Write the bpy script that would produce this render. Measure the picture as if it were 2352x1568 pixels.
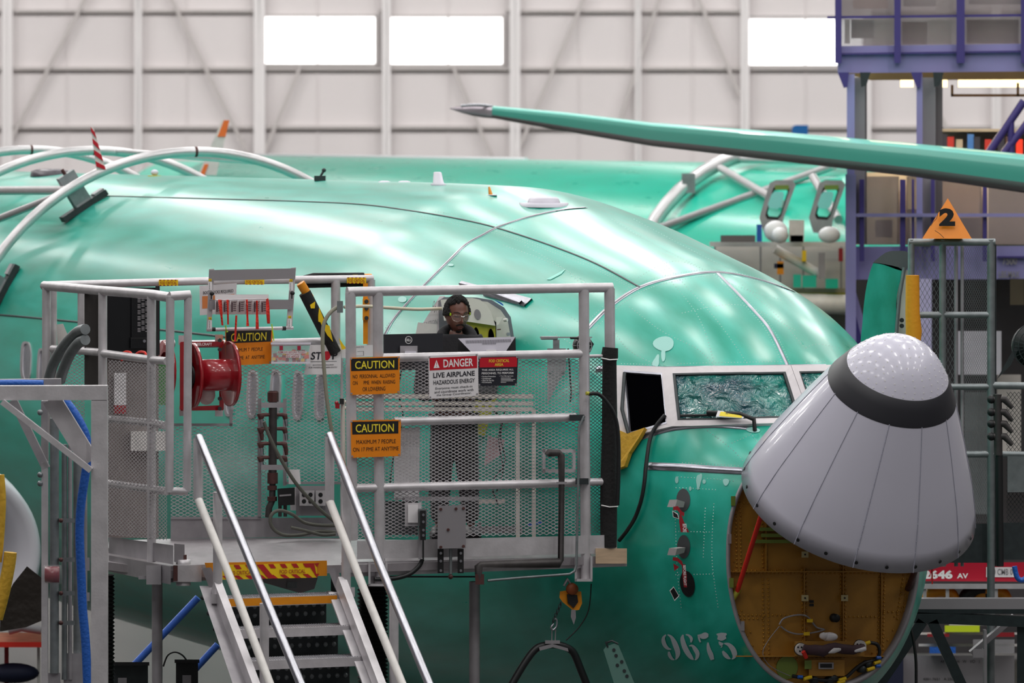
import bpy, bmesh, math, random
from mathutils import Vector, Matrix, Quaternion
from mathutils.bvhtree import BVHTree
random.seed(7)
for o in list(bpy.data.objects): bpy.data.objects.remove(o)
SC = bpy.context.scene; COL = SC.collection
# ---------------- camera: long lens, level, about 5.5 m above the hangar floor ----------------
FPX = 12000.0; CX = 1176.0; HY = 300.0; CZ = 5.5
cam = bpy.data.cameras.new('camera'); co = bpy.data.objects.new('camera', cam); COL.objects.link(co)
cam.sensor_width = 36; cam.lens = FPX*36/2352; cam.clip_start = 1; cam.clip_end = 600
co.location = (0,0,CZ); co.rotation_euler = (math.pi/2,0,0)
cam.shift_y = -(784-HY)/2352.0
cam.dof.use_dof = True; cam.dof.focus_distance = 33.8; cam.dof.aperture_fstop = 4.6
SC.camera = co
# ---------------- light: a hangar, rows of ceiling lamps, soft fill ----------------
W = bpy.data.worlds.new('world'); SC.world = W; W.use_nodes = True
W.node_tree.nodes['Background'].inputs[0].default_value = (1.0,.985,1.0,1)
W.node_tree.nodes['Background'].inputs[1].default_value = .19
SC.view_settings.view_transform = 'Standard'; SC.view_settings.look = 'None'
SC.view_settings.gamma = 1; SC.view_settings.use_curve_mapping = False
SC.view_settings.exposure = .0
th = math.radians(21.0); AX = Vector((math.sin(th), -math.cos(th), 0)); LX = Vector((-math.cos(th), -math.sin(th), 0)); UP = Vector((0,0,1))
def arealamp(loc, sx, sy, w, col=(1,.98,.96), rz=0.0):
    l = bpy.data.lights.new('bay_or_wash_lamp','AREA'); l.shape='RECTANGLE'; l.size=sx; l.size_y=sy; l.energy=w; l.color=col
    o = bpy.data.objects.new('bay_or_wash_lamp', l); o.location=loc; o.rotation_euler=(0,0,rz); COL.objects.link(o)
for i in range(-6,5):
    for j in range(-3,4):
        p = Vector((0,38.7,0)) + AX*(i*5.0+ (1.2 if j%2 else 0)) + LX*(j*4.4+.8)
        arealamp((p.x,p.y,15.0),   .55, 2.0, 115, rz=th)
for i in range(4):
    for j in range(5):
        arealamp((-26+j*13, 62+i*15, 19.5), 1.0, 3.5, 420)
for j in range(7):                                   # unseen wash lamps, added to brighten the end wall
    arealamp((-36+j*12, 122, 20.5), 6, 2, 1800); co_=COL.objects[-1]; co_.rotation_euler=(math.radians(52),0,0)

# ---------------- materials ----------------
MT = {}
def mat(n, col, rough=.5, metal=0.0, noise=0.0, nscale=20.0, bump=0.0, bscale=40.0, coat=0.0, emit=None, es=1.0, trans=0.0, alpha=1.0, stretch=None, rnoise=0.0, col2=None, spec=None):
    m = bpy.data.materials.new(n); m.use_nodes = True; nt = m.node_tree; b = nt.nodes['Principled BSDF']
    b.inputs['Base Color'].default_value = (*col,1); b.inputs['Roughness'].default_value = rough; b.inputs['Metallic'].default_value = metal
    b.inputs['Coat Weight'].default_value = coat; b.inputs['Coat Roughness'].default_value = .08
    if spec is not None: b.inputs['Specular IOR Level'].default_value = spec
    if emit: b.inputs['Emission Color'].default_value = (*emit,1); b.inputs['Emission Strength'].default_value = es
    if trans: b.inputs['Transmission Weight'].default_value = trans
    if alpha < 1: b.inputs['Alpha'].default_value = alpha
    tc = nt.nodes.new('ShaderNodeTexCoord'); mp = nt.nodes.new('ShaderNodeMapping')
    nt.links.new(tc.outputs['Object'], mp.inputs['Vector'])
    if stretch: mp.inputs['Scale'].default_value = stretch
    if noise or rnoise:
        t = nt.nodes.new('ShaderNodeTexNoise'); t.inputs['Scale'].default_value = nscale; t.inputs['Detail'].default_value = 5
        nt.links.new(mp.outputs[0], t.inputs['Vector'])
        r = nt.nodes.new('ShaderNodeValToRGB'); r.color_ramp.elements[0].position=.3; r.color_ramp.elements[1].position=.7
        c2 = col2 or tuple(min(1,c*(1+noise)) for c in col); c1 = tuple(c*(1-noise) for c in col)
        r.color_ramp.elements[0].color = (*c1,1); r.color_ramp.elements[1].color = (*c2,1)
        nt.links.new(t.outputs['Fac'], r.inputs['Fac'])
        if noise: nt.links.new(r.outputs[0], b.inputs['Base Color'])
        if rnoise:
            q = nt.nodes.new('ShaderNodeMapRange'); q.inputs['To Min'].default_value = max(.02,rough-rnoise); q.inputs['To Max'].default_value = rough+rnoise
            nt.links.new(t.outputs['Fac'], q.inputs['Value']); nt.links.new(q.outputs[0], b.inputs['Roughness'])
    if bump:
        t2 = nt.nodes.new('ShaderNodeTexNoise'); t2.inputs['Scale'].default_value = bscale; t2.inputs['Detail'].default_value = 3
        nt.links.new(mp.outputs[0], t2.inputs['Vector'])
        bp = nt.nodes.new('ShaderNodeBump'); bp.inputs['Strength'].default_value = bump; bp.inputs['Distance'].default_value = .02
        nt.links.new(t2.outputs['Fac'], bp.inputs['Height']); nt.links.new(bp.outputs[0], b.inputs['Normal'])
    MT[n] = m; return m
def S(r,g,b):  # sRGB 0-255 -> linear
    return tuple(((c/255)/12.92 if c<10.3 else ((c/255+.055)/1.055)**2.4) for c in (r,g,b))
alu   = mat('aluminium', S(206,202,205), .4, .4, noise=.12, nscale=9, bump=.05, bscale=60)
alud  = mat('aluminium_dull', S(164,160,164), .5, .4, noise=.18, nscale=6)
chrome= mat('chrome', S(185,185,192), .3, 1.0, noise=.05, nscale=30)
galv  = mat('galvanized', S(136,142,144), .45, .6, noise=.15, nscale=14)
wpaint= mat('white_paint', S(222,218,214), .4, noise=.05)
beige = mat('beige_paint', S(205,198,188), .4, noise=.05)
blk   = mat('black', S(22,22,24), .5)
blkg  = mat('black_gloss', S(18,19,22), .3)
foam  = mat('black_foam', S(26,25,26), .85, bump=.3, bscale=50)
red   = mat('red_paint', S(150,12,28), .28, coat=.6, noise=.1)
redrib= mat('red_ribbon', S(225,45,30), .6)
redtag= mat('red_tag', S(150,22,34), .6)
orange= mat('orange_sign', S(240,138,20), .4, noise=.03)
orpost= mat('orange_paint', S(222,140,20), .4, noise=.06)
ylw   = mat('yellow', S(240,200,20), .45)
ylwink= mat('yellow_ink', S(248,225,60), .5)
wink  = mat('white_ink', S(245,243,243), .5)
wsign = mat('white_sign', S(232,228,230), .35)
dred  = mat('sign_red', S(196,24,42), .4)
navy  = mat('sign_dark', S(34,34,44), .4)
graysign = mat('grey_panel', S(150,146,150), .45, .3)
plast = mat('grey_white_plastic', S(214,210,222), .35)
paper = mat('paper', S(228,226,228), .6)
orprint = mat('orange_print', S(228,140,80), .6)
blue  = mat('blue_hose', S(38,98,190), .4, bump=.3, bscale=60)
navyc = mat('navy_cloth', S(24,30,60), .7)
yfoam = mat('yellow_foam', S(226,150,20), .7, bump=.15)
cloth = mat('yellow_cloth', S(205,160,45), .7, bump=.4, bscale=25, noise=.1)
hose  = mat('grey_hose', S(112,110,104), .5)
bhose = mat('black_hose', S(20,22,24), .45)
pipe  = mat('dark_pipe', S(62,58,58), .5, .3, noise=.2, nscale=20)
rust  = mat('rusty_fitting', S(84,52,50), .55, .3, noise=.2)
tealm = mat('teal_other', S(40,190,160), .3, coat=.5, noise=.1, nscale=1.5)
purple= mat('mezzanine_purple', S(150,144,196), .5, noise=.04, nscale=2)
purpd = mat('mezzanine_purple_dark', S(70,58,128), .5)
wall  = mat('wall_panel', S(226,220,220), .6, noise=.02, nscale=.3)
walld = mat('wall_steel', S(196,190,188), .6)
wallc = mat('wall_column', S(236,232,232), .5)
daylight = mat('daylight_pane', (1,1,1), .5, emit=(1,1,1), es=1.8)
lampm = mat('lamp_glow', (1,.9,.6), .5, emit=(1,.78,.38), es=3.0)
concrete = mat('concrete_floor', S(62,62,60), .35, noise=.15, nscale=.6)
deckm = mat('deck_metal', S(158,152,156), .38, .35, noise=.12, nscale=5, stretch=(3,1,1), bump=.06, bscale=30)
darkst= mat('dark_steel', S(52,58,60), .5, .3, noise=.15)
wood  = mat('wood', S(196,170,142), .6, noise=.15, nscale=6, stretch=(1,1,8))
skin  = mat('skin', S(104,66,54), .42, noise=.08, nscale=25)
lipm  = mat('lip', S(112,66,62), .45)
hairm = mat('hair', S(20,17,18), .85, bump=1.0, bscale=160)
hood  = mat('black_hoodie', S(24,23,28), .85, bump=.2, bscale=30)
pants = mat('dark_trousers', S(38,36,40), .85, bump=.2, bscale=20)
lime  = mat('lime', S(190,235,40), .4)
bgrey = mat('blurred_grey', S(150,146,150), .6, noise=.2, nscale=3)
green = mat('green_sheet', S(70,130,70), .6)
khaki = mat('primer_yellow', S(178,172,50), .5, noise=.05)
cream = mat('cream_liner', S(226,224,214), .4)
redbox= mat('red_box', S(190,24,52), .4)
brown = mat('brown_strap', S(70,48,56), .7, noise=.1)
gprimer = mat('green_primer', S(120,140,60), .5)

# ---------------- mesh builder ----------------
class MB:
    def __init__(s): s.v=[]; s.f=[]; s.sm=[]
    def add(s, vs, fs, smooth=False):
        n=len(s.v); s.v += [Vector(v) for v in vs]; s.f += [tuple(i+n for i in f) for f in fs]; s.sm += [smooth]*len(fs); return s
    def hexa(s, a, b):   # two quads
        return s.add(list(a)+list(b), [(0,1,2,3),(7,6,5,4),(0,4,5,1),(1,5,6,2),(2,6,7,3),(3,7,4,0)])
    def box(s, c, d, R=None, bev=0):
        x,y,z=[k/2 for k in d]; c=Vector(c)
        pts=[Vector(p) for p in ((-x,-y,-z),(x,-y,-z),(x,-y,z),(-x,-y,z),(-x,y,-z),(x,y,-z),(x,y,z),(-x,y,z))]
        if R is not None: pts=[R@p for p in pts]
        pts=[p+c for p in pts]; return s.hexa(pts[:4],pts[4:])
    def slab(s, pts, n):  # polygon extruded by vector n
        k=len(pts); P=[Vector(p) for p in pts]; Q=[p+Vector(n) for p in P]
        return s.add(P+Q, [tuple(range(k)), tuple(range(2*k-1,k-1,-1))]+[(i,k+i,k+(i+1)%k,(i+1)%k) for i in range(k)])
    def tube(s, pts, r, n=10, closed=False, cap=True, rs=None):
        P=[Vector(p) for p in pts]; m=len(P); prev=None; rings=[]
        for i,p in enumerate(P):
            a=P[i-1] if (i>0 or closed) else p; b=P[(i+1)%m] if (i<m-1 or closed) else p
            t=(b-a).normalized()
            if prev is None:
                x=t.orthogonal().normalized()
            else:
                x=(prev-t*prev.dot(t)).normalized()
            prev=x; y=t.cross(x); rr=rs[i] if rs else r
            if 0<i<m-1 or closed:
                c=max(.5,abs(((p-a).normalized()).dot(t))); 
            else: c=1
            rings.append([p+(x*math.cos(2*math.pi*k/n)+y*math.sin(2*math.pi*k/n))*rr/(c if not closed else 1) for k in range(n)])
        vs=[v for r_ in rings for v in r_]; fs=[]
        for i in range(m if closed else m-1):
            for k in range(n):
                j=(i+1)%m; fs.append((i*n+k, i*n+(k+1)%n, j*n+(k+1)%n, j*n+k))
        s.add(vs,fs,True)
        if cap and not closed:
            s.add(rings[0],[tuple(range(n-1,-1,-1))]); s.add(rings[-1],[tuple(range(n))])
        return s
    def bar(s, a, b, w, h, up=UP):  # rectangular bar from a to b
        a=Vector(a); b=Vector(b); t=(b-a).normalized(); x=t.cross(Vector(up)).normalized(); y=x.cross(t)
        q=[(-w/2,-h/2),(w/2,-h/2),(w/2,h/2),(-w/2,h/2)]
        return s.hexa([a+x*i+y*j for i,j in q],[b+x*i+y*j for i,j in q])
    def lathe(s, prof, c, ax, n=24, smooth=True, ref=None):
        ax=Vector(ax).normalized(); x=ax.orthogonal().normalized() if ref is None else Vector(ref).normalized(); y=ax.cross(x); c=Vector(c); vs=[]; fs=[]
        for d,r in prof:
            for k in range(n): a=2*math.pi*k/n; vs.append(c+ax*d+(x*math.cos(a)+y*math.sin(a))*max(r,1e-4))
        for i in range(len(prof)-1):
            for k in range(n): fs.append((i*n+k,i*n+(k+1)%n,(i+1)*n+(k+1)%n,(i+1)*n+k))
        s.add(vs,fs,smooth)
        return s
    def disc(s, c, nrm, r, t=.004, n=14):
        return s.lathe([(0,0),(0,r),(t,r),(t,0)], c, nrm, n, False)
    def ball(s, c, r, n=10, sc=(1,1,1)):
        vs=[];fs=[];c=Vector(c);m=n
        for i in range(m+1):
            for k in range(n*2):
                a=math.pi*i/m; b=math.pi*k/n
                vs.append(c+Vector((sc[0]*r*math.sin(a)*math.cos(b),sc[1]*r*math.sin(a)*math.sin(b),sc[2]*r*math.cos(a))))
        for i in range(m):
            for k in range(2*n): fs.append((i*2*n+k,i*2*n+(k+1)%(2*n),(i+1)*2*n+(k+1)%(2*n),(i+1)*2*n+k))
        return s.add(vs,fs,True)
    def out(s, name, m, parent=None, recalc=True, label=None):
        org = parent.matrix_world.translation if parent is not None else Vector((0,0,0))
        me=bpy.data.meshes.new(name); me.from_pydata([tuple(v-org) for v in s.v],[],s.f)
        ms = m if isinstance(m,(list,tuple)) else [m]
        for k in ms: me.materials.append(k)
        me.polygons.foreach_set('use_smooth', s.sm)
        if recalc:
            bm=bmesh.new(); bm.from_mesh(me); bmesh.ops.recalc_face_normals(bm, faces=bm.faces); bm.to_mesh(me); bm.free()
        me.update()
        o=bpy.data.objects.new(name,me); COL.objects.link(o)
        if parent is not None: o.parent=parent
        if label: o['label']=label
        s.o=o; return o
WLOC = {}
def thing(name,label,cat,loc,group=None,kind=None):
    o=bpy.data.objects.new(name,None); COL.objects.link(o); o.location=loc; o.empty_display_size=.1
    o.matrix_world = Matrix.Translation(Vector(loc))
    if label: o['label']=label
    if cat: o['category']=cat
    if group: o['group']=group
    if kind: o['kind']=kind
    return o
def solo(name,label,cat,mb,m,group=None):   # a thing that is one mesh with its origin at its base
    c=sum(mb.v,Vector())/len(mb.v); c.z=min(v.z for v in mb.v); mb.v=[v-c for v in mb.v]
    o=mb.out(name,m); o.location=c; o['label']=label; o['category']=cat
    if group: o['group']=group
    o.matrix_world=Matrix.Translation(c)
    return o
def struct(name,mb,m,parent=None):
    o=mb.out(name,m,parent)
    if parent is None: o['kind']='structure'
    return o
def subpart(name,mb,m,parent):   # child of a part whose own origin equals its thing's origin
    t=parent
    while t.parent: t=t.parent
    org=t.matrix_world.translation.copy()
    for i,v in enumerate(mb.v): mb.v[i]=v-org
    o=mb.out(name,m); o.parent=parent; return o

# ---------------- placing by sight line on real planes ----------------
CAMP = Vector((0,0,CZ))
def ray(x,y): return Vector(((x-CX)/FPX, 1.0, -(y-HY)/FPX))
def P(x,y,d): return CAMP+ray(x,y)*d
def onplane(x,y,p0,n):
    r=ray(x,y); return CAMP+r*((Vector(p0)-CAMP).dot(n)/r.dot(n))
F0 = Vector((-.21,33.0,0)); B0 = Vector((-1.67,34.78,0)); S0 = Vector((-3.07,34.24,0))
SN = Vector((2.24,1.094,0)).normalized()
def F(x,y,off=0): return onplane(x,y,F0+AX*off,AX)      # plane of the front gate (off = towards camera)
def B(x,y,off=0): return onplane(x,y,B0+AX*off,AX)      # plane of the back rail
def SP(x,y,off=0): return onplane(x,y,S0+SN*off,SN)     # plane of the left side rail
ZD = CZ-2.71                                           # deck height
def H(x,y,z=ZD): r=ray(x,y); return CAMP+r*((z-CZ)/r.z)
def D(d): return lambda x,y,off=0: P(x,y,d-off)
def ST(y0=1290): return lambda x,y,off=0: F(x,y,(y-y0)/72*.2+off)   # stair side: comes forward as it goes down
def tubep(T,name,fn,pts,wpx,m,n=12,off=0,parent=None,label=None):
    q=[fn(x,y,off) for x,y in pts]; r=wpx/2*q[0].y/FPX
    mb=MB().tube(q,r,n)
    return mb.out(name,m,T,label=label)
def panel(fn,quad,dep,off=0):  # px polygon on fn, thickness dep away from camera
    a=[fn(x,y,off) for x,y in quad]; b=[fn(x,y,off-dep) for x,y in quad]
    k=len(quad)
    return MB().add(a+b,[tuple(range(k)),tuple(range(2*k-1,k-1,-1))]+[(i,k+i,k+(i+1)%k,(i+1)%k) for i in range(k)])
def rect(x0,y0,x1,y1): return [(x0,y0),(x1,y0),(x1,y1),(x0,y1)]
def boxp(fn,x0,y0,x1,y1,dep,off=0): return panel(fn,rect(x0,y0,x1,y1),dep,off)
def inq(quad,u,v):
    (x0,y0),(x1,y1),(x2,y2),(x3,y3)=quad
    return ((1-u)*(1-v)*x0+u*(1-v)*x1+u*v*x2+(1-u)*v*x3, (1-u)*(1-v)*y0+u*(1-v)*y1+u*v*y2+(1-u)*v*y3)
_tc={}
def textmesh(body,bold=0,extr=0):
    k=(body,bold)
    if k in _tc: return _tc[k]
    c=bpy.data.curves.new('t','FONT'); c.body=body; c.size=1; c.offset=bold; c.resolution_u=3; c.align_x='LEFT'
    o=bpy.data.objects.new('t',c); COL.objects.link(o)
    dg=bpy.context.evaluated_depsgraph_get(); e=o.evaluated_get(dg); me=e.to_mesh()
    vs=[v.co.copy() for v in me.vertices]; fs=[tuple(p.vertices) for p in me.polygons]; e.to_mesh_clear()
    bpy.data.objects.remove(o); bpy.data.curves.remove(c)
    _tc[k]=(vs,fs); return _tc[k]
def text_on(mb,fn,quad,body,u0,v0,u1,v1,bold=0,off=.003,rot=0):
    """text fitted in the unit rect of quad"""
    vs,fs=textmesh(body,bold)
    if not vs: return mb
    x0=min(v.x for v in vs);x1=max(v.x for v in vs);y0=min(v.y for v in vs);y1=max(v.y for v in vs)
    out=[]
    for v in vs:
        a=(v.x-x0)/(x1-x0); b=1-(v.y-y0)/(y1-y0)
        if rot: a,b=1-b,a
        u=u0+(u1-u0)*a; w=v0+(v1-v0)*b
        px=inq(quad,u,w); out.append(fn(px[0],px[1],off))
    return mb.add(out,fs)
def sub(quad,u0,v0,u1,v1): return [inq(quad,u0,v0),inq(quad,u1,v0),inq(quad,u1,v1),inq(quad,u0,v1)]
def xmesh(fn,quad,cw,ch,th=1.6,off=0,dep=.004):
    """expanded metal inside a px quad; cell cw x ch px"""
    (x0,y0),(x1,_),(_,y2),_2=quad; W_=math.hypot(x1-x0,quad[1][1]-y0); H_=abs(quad[3][1]-y0)
    nc=max(1,int(round(W_/cw))); nr=max(1,int(round(H_/ch))); mb=MB(); t=th/2/H_
    for j in range(nr+1):
        for sg in (-1,1):
            if (j==0 and sg==-1) or (j==nr and sg==1): continue
            vs=[];fs=[]
            for i in range(2*nc+1):
                u=i/(2*nc); v=(j+ (sg*.5 if i%2 else 0))/nr
                for dv,dd in ((-t,0),(t,0),(t,-dep),(-t,-dep)):
                    px=inq(quad,u,v+dv); vs.append(fn(px[0],px[1],off+dd))
            for i in range(2*nc):
                for k in range(4): fs.append((i*4+k,i*4+(k+1)%4,i*4+4+(k+1)%4,i*4+4+k))
            mb.add(vs,fs)
    return mb
# ---------------- setting ----------------
struct('floor', MB().box((0,90,-.1),(160,260,.2)), concrete)
WD=150.0
wb=MB(); 
# back wall built round its window openings
def wr(x0,y0,x1,y1): 
    return P((x0),(y0),WD),P((x1),(y1),WD)
wins=[(600,36,865,149),(895,37,1157,150),(1717,41,1985,152)]
def wbox(x0,y0,x1,y1):
    a,b=wr(x0,y0,x1,y1); wb.box(((a.x+b.x)/2,WD+.15,(a.z+b.z)/2),(b.x-a.x,.3,a.z-b.z))
wbox(-1500,-1300,4000,36); wbox(-1500,151,4000,1000)
xs=[-1500,600,865,895,1157,1717,1985,4000]
for i in range(0,8,2): wbox(xs[i],36,xs[i+1],151)
WB=struct('wall_back', wb, wall)
for k,(a,b,c,d) in enumerate(wins):
    p,q=wr(a,b,c,d)
    w=MB().box(((p.x+q.x)/2,WD+.1,(p.z+q.z)/2),(q.x-p.x,.04,p.z-q.z)); wo=struct('window_%d'%(k+1),w,daylight)
    fr=MB()
    for y in (b,d):
        s_=P(a,y,WD);t_=P(c,y,WD); fr.box(((s_.x+t_.x)/2,WD-.12,s_.z),(t_.x-s_.x,.25,.07))
    for x in (a,c):
        s_=P(x,b,WD);t_=P(x,d,WD); fr.box((s_.x,WD-.12,(s_.z+t_.z)/2),(.07,.25,s_.z-t_.z))
    struct('window_frame',fr,walld,wo)
n=0
for x,w in ((15,24),(316,17),(595,26),(887,20),(1183,24),(1466,14),(1712,20),(1992,20),(2290,20),(-280,20),(2600,20)):
    a=P(x,-1300,WD-.6); b=P(x,980,WD-.6)
    n+=1; c=MB().box((a.x,WD-.35,(a.z+b.z)/2),(w/80,.1,a.z-b.z)); c.box((a.x,WD-.2,(a.z+b.z)/2),(.06,.4,a.z-b.z)); struct('trim_%d'%n,c,wallc)
for y in (-240,-110,25,157,292,425):
    a=P(-1500,y,WD-.3); b=P(4000,y,WD-.3)
    if y==25: segs=[(-1500,590),(870,890),(1162,1712),(1990,4000)]
    else: segs=[(-1500,4000)]
    for s0,s1 in segs:
        n+=1; a=P(s0,y,WD-.2); b=P(s1,y,WD-.2)
        struct('trim_%d'%n, MB().box(((a.x+b.x)/2,WD-.12,a.z),(b.x-a.x,.22,.09)), walld)
for pts in (((205,-20),(20,330)),((385,-20),(565,345)),((690,152),(595,380)),((1040,152),(1130,360)),((1345,-10),(1190,345)),((1580,-60),(1700,220)),((1520,-20),(1420,290)),((2030,-20),(2240,440))):
    n+=1; a=P(*pts[0],WD-.3); b=P(*pts[1],WD-.3); a.y=b.y=WD-.3
    struct('trim_%d'%n, MB().bar(a,b,.1,.1,up=Vector((0,1,0))), walld)
for x in (155,430,730,1030,1330,1590,1850,2130):
    n+=1; a=P(x,-1300,WD-.02); b=P(x,980,WD-.02); 
    struct('trim_%d'%n, MB().box((a.x,WD-.02,(a.z+b.z)/2),(.05,.05,a.z-b.z)), wall)
struct('ceiling', MB().box((0,85,22.2),(150,150,.3)), wall)
struct('wall_left', MB().box((-48,85,11),(.3,150,22)), wall)
struct('wall_right', MB().box((48,85,11),(.3,150,22)), wall)
# ---------------- airplane ----------------
O0 = Vector((-.035,38.7,0))
# station, top, centre (widest) and bottom heights below the camera, half width, upper exponent
RG = [(-22,.40,2.40,4.40,1.88,2.0),(-2,.40,2.40,4.40,1.88,2.0),(0,.41,2.40,4.40,1.88,2.0),(1.25,.53,2.40,4.38,1.80,2.0),(2.5,.72,2.42,4.3,1.66,2.0),
      (3.89,.955,2.47,4.14,1.42,2.0),(4.5,1.17,2.52,4.02,1.24,2.05),(4.9,1.38,2.56,3.92,1.10,2.1),(5.15,1.55,2.6,3.84,1.0,2.2),
      (5.35,1.80,2.64,3.75,.88,2.3),(5.5,1.90,2.67,3.67,.79,2.35),(5.66,1.97,2.70,3.58,.68,2.4)]
def hermite(ks,vs,t):
    n=len(ks)
    if t<=ks[0]: return vs[0]
    if t>=ks[-1]: return vs[-1]
    d=[(vs[i+1]-vs[i])/(ks[i+1]-ks[i]) for i in range(n-1)]
    m=[d[0]]+[0 if d[i-1]*d[i]<=0 else 2*d[i-1]*d[i]/(d[i-1]+d[i]) for i in range(1,n-1)]+[d[-1]]
    i=max(k for k in range(n-1) if ks[k]<=t); h=ks[i+1]-ks[i]; s=(t-ks[i])/h
    return (2*s**3-3*s*s+1)*vs[i]+(s**3-2*s*s+s)*h*m[i]+(3*s*s-2*s**3)*vs[i+1]+(s**3-s*s)*h*m[i+1]
KS=[r[0] for r in RG]
def prm(t): return [hermite(KS,[r[k] for r in RG],t) for k in range(1,6)]
def skinpt(t,a,o=O0,grow=0.0):
    zt,zc,zb,w,e=prm(t); c=math.cos(a); s_=math.sin(a)
    ex=2/e if c>0 else 1.0
    v=w*(abs(s_)**(2/e))*(1 if s_>=0 else -1); z=-(zc-(zc-zt)*abs(c)**ex) if c>=0 else -(zc+(zb-zc)*abs(c))
    p=o+AX*t+LX*v+Vector((0,0,CZ+z))
    return p
def fuselage(t0,t1,nt,na,o=O0):
    vs=[];fs=[]
    for i in range(nt+1):
        f=i/nt; t=t0+(t1-t0)*(1-(1-f)**1.6)
        for k in range(na): vs.append(skinpt(t,2*math.pi*k/na,o))
    for i in range(nt):
        for k in range(na): fs.append((i*na+k,i*na+(k+1)%na,(i+1)*na+(k+1)%na,(i+1)*na+k))
    return vs,fs
# green protective coat: glossy, faint brushing and cloudy wear along the body
def coatmat(name, base, pale, rough):
    m=mat(name, base, rough, coat=.4); nt=m.node_tree; b=nt.nodes['Principled BSDF']; b.inputs['Coat Roughness'].default_value=.2
    tc=nt.nodes.new('ShaderNodeTexCoord'); mp=nt.nodes.new('ShaderNodeMapping'); mp.inputs['Rotation'].default_value=(0,0,-(th-math.pi/2)); 
    nt.links.new(tc.outputs['Object'],mp.inputs['Vector'])
    mp2=nt.nodes.new('ShaderNodeMapping'); mp2.inputs['Scale'].default_value=(.55,5,3.0); nt.links.new(mp.outputs[0],mp2.inputs['Vector'])
    t=nt.nodes.new('ShaderNodeTexNoise'); t.inputs['Scale'].default_value=1.6; t.inputs['Detail'].default_value=6; nt.links.new(mp2.outputs[0],t.inputs['Vector'])
    r=nt.nodes.new('ShaderNodeValToRGB'); r.color_ramp.elements[0].position=.36; r.color_ramp.elements[1].position=.72
    r.color_ramp.elements[0].color=(*base,1); r.color_ramp.elements[1].color=(*pale,1)
    nt.links.new(t.outputs['Fac'],r.inputs['Fac']); nt.links.new(r.outputs[0],b.inputs['Base Color'])
    q=nt.nodes.new('ShaderNodeMapRange'); q.inputs['To Min'].default_value=rough-.08; q.inputs['To Max'].default_value=rough+.12
    nt.links.new(t.outputs['Fac'],q.inputs['Value']); nt.links.new(q.outputs[0],b.inputs['Roughness'])
    t2=nt.nodes.new('ShaderNodeTexNoise'); t2.inputs['Scale'].default_value=1.3; t2.inputs['Detail'].default_value=1; nt.links.new(mp2.outputs[0],t2.inputs['Vector'])
    bp=nt.nodes.new('ShaderNodeBump'); bp.inputs['Strength'].default_value=.12; bp.inputs['Distance'].default_value=.012
    nt.links.new(t2.outputs['Fac'],bp.inputs['Height']); nt.links.new(bp.outputs[0],b.inputs['Normal']); nt.links.new(bp.outputs[0],b.inputs['Coat Normal'])
    return m
coat=coatmat('green_coat', S(8,158,134), S(48,186,166), .3)
bare=mat('bare_metal', S(176,176,186), .3, .85, noise=.15, nscale=15)
winfr=mat('window_frame_paint', S(214,208,210), .4, noise=.04)
AP=thing('airplane','unpainted airliner in glossy green protective coat with its grey nose cone hinged open','airplane',tuple(O0+AX*2))
fv,ff=fuselage(-22,5.66,170,160)
MBf=MB().add(fv,ff,True); SK=MBf.out('fuselage_skin',coat,AP)
BV=BVHTree.FromPolygons([tuple(v) for v in fv],ff)
def hit(x,y,off=0):
    r=ray(x,y).normalized(); loc,nr,idx,dist=BV.ray_cast(CAMP,r)
    if loc is None:
        loc,nr,idx,dist=BV.find_nearest(P(x,y,36)); 
    if nr.dot(r)>0: nr=-nr
    return loc+nr*off
def hitn(x,y):
    r=ray(x,y).normalized(); loc,nr,idx,dist=BV.ray_cast(CAMP,r)
    if loc is None: loc,nr,idx,dist=BV.find_nearest(P(x,y,36))
    if nr.dot(r)>0: nr=-nr
    return loc,nr
def densify(path,step=12):
    out=[]
    for (a,b),(c,d) in zip(path,path[1:]):
        k=max(1,int(math.hypot(c-a,d-b)/step))
        out+=[(a+(c-a)*i/k,b+(d-b)*i/k) for i in range(k)]
    out.append(path[-1]); return out
def smoothpath(path,k=6):
    pts=[path[0]]+list(path)+[path[-1]]; out=[]
    for i in range(1,len(pts)-2):
        p0,p1,p2,p3=pts[i-1:i+3]
        for j in range(k):
            s=j/k
            out.append(tuple(.5*((2*p1[a])+(-p0[a]+p2[a])*s+(2*p0[a]-5*p1[a]+4*p2[a]-p3[a])*s*s+(-p0[a]+3*p1[a]-3*p2[a]+p3[a])*s**3) for a in range(len(path[0]))))
    out.append(tuple(path[-1])); return out
def ribbon(path,w,lift=.003,smooth=True):
    pts=smoothpath(path,5) if smooth and len(path)>2 else densify(path,12)
    L=[hitn(*p) for p in pts]; mb=MB(); vs=[]; fs=[]
    for i,(p,n) in enumerate(L):
        t=(L[min(i+1,len(L)-1)][0]-L[max(i-1,0)][0]).normalized(); s_=n.cross(t).normalized()*w/2
        vs+= [p-s_, p-s_+n*lift, p+s_+n*lift, p+s_]
    for i in range(len(L)-1):
        for k in range(3): fs.append((i*4+k,i*4+k+1,i*4+5+k,i*4+4+k))
    mb.add(vs,fs,True); return mb
def patch(quad,nu=8,nv=8,lift=.004,off2=None):
    vs=[];fs=[]
    for j in range(nv+1):
        for i in range(nu+1): px=inq(quad,i/nu,j/nv); vs.append(hit(px[0],px[1],lift))
    for j in range(nv):
        for i in range(nu): a=j*(nu+1)+i; fs.append((a,a+1,a+nu+2,a+nu+1))
    return MB().add(vs,fs,True)
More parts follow.
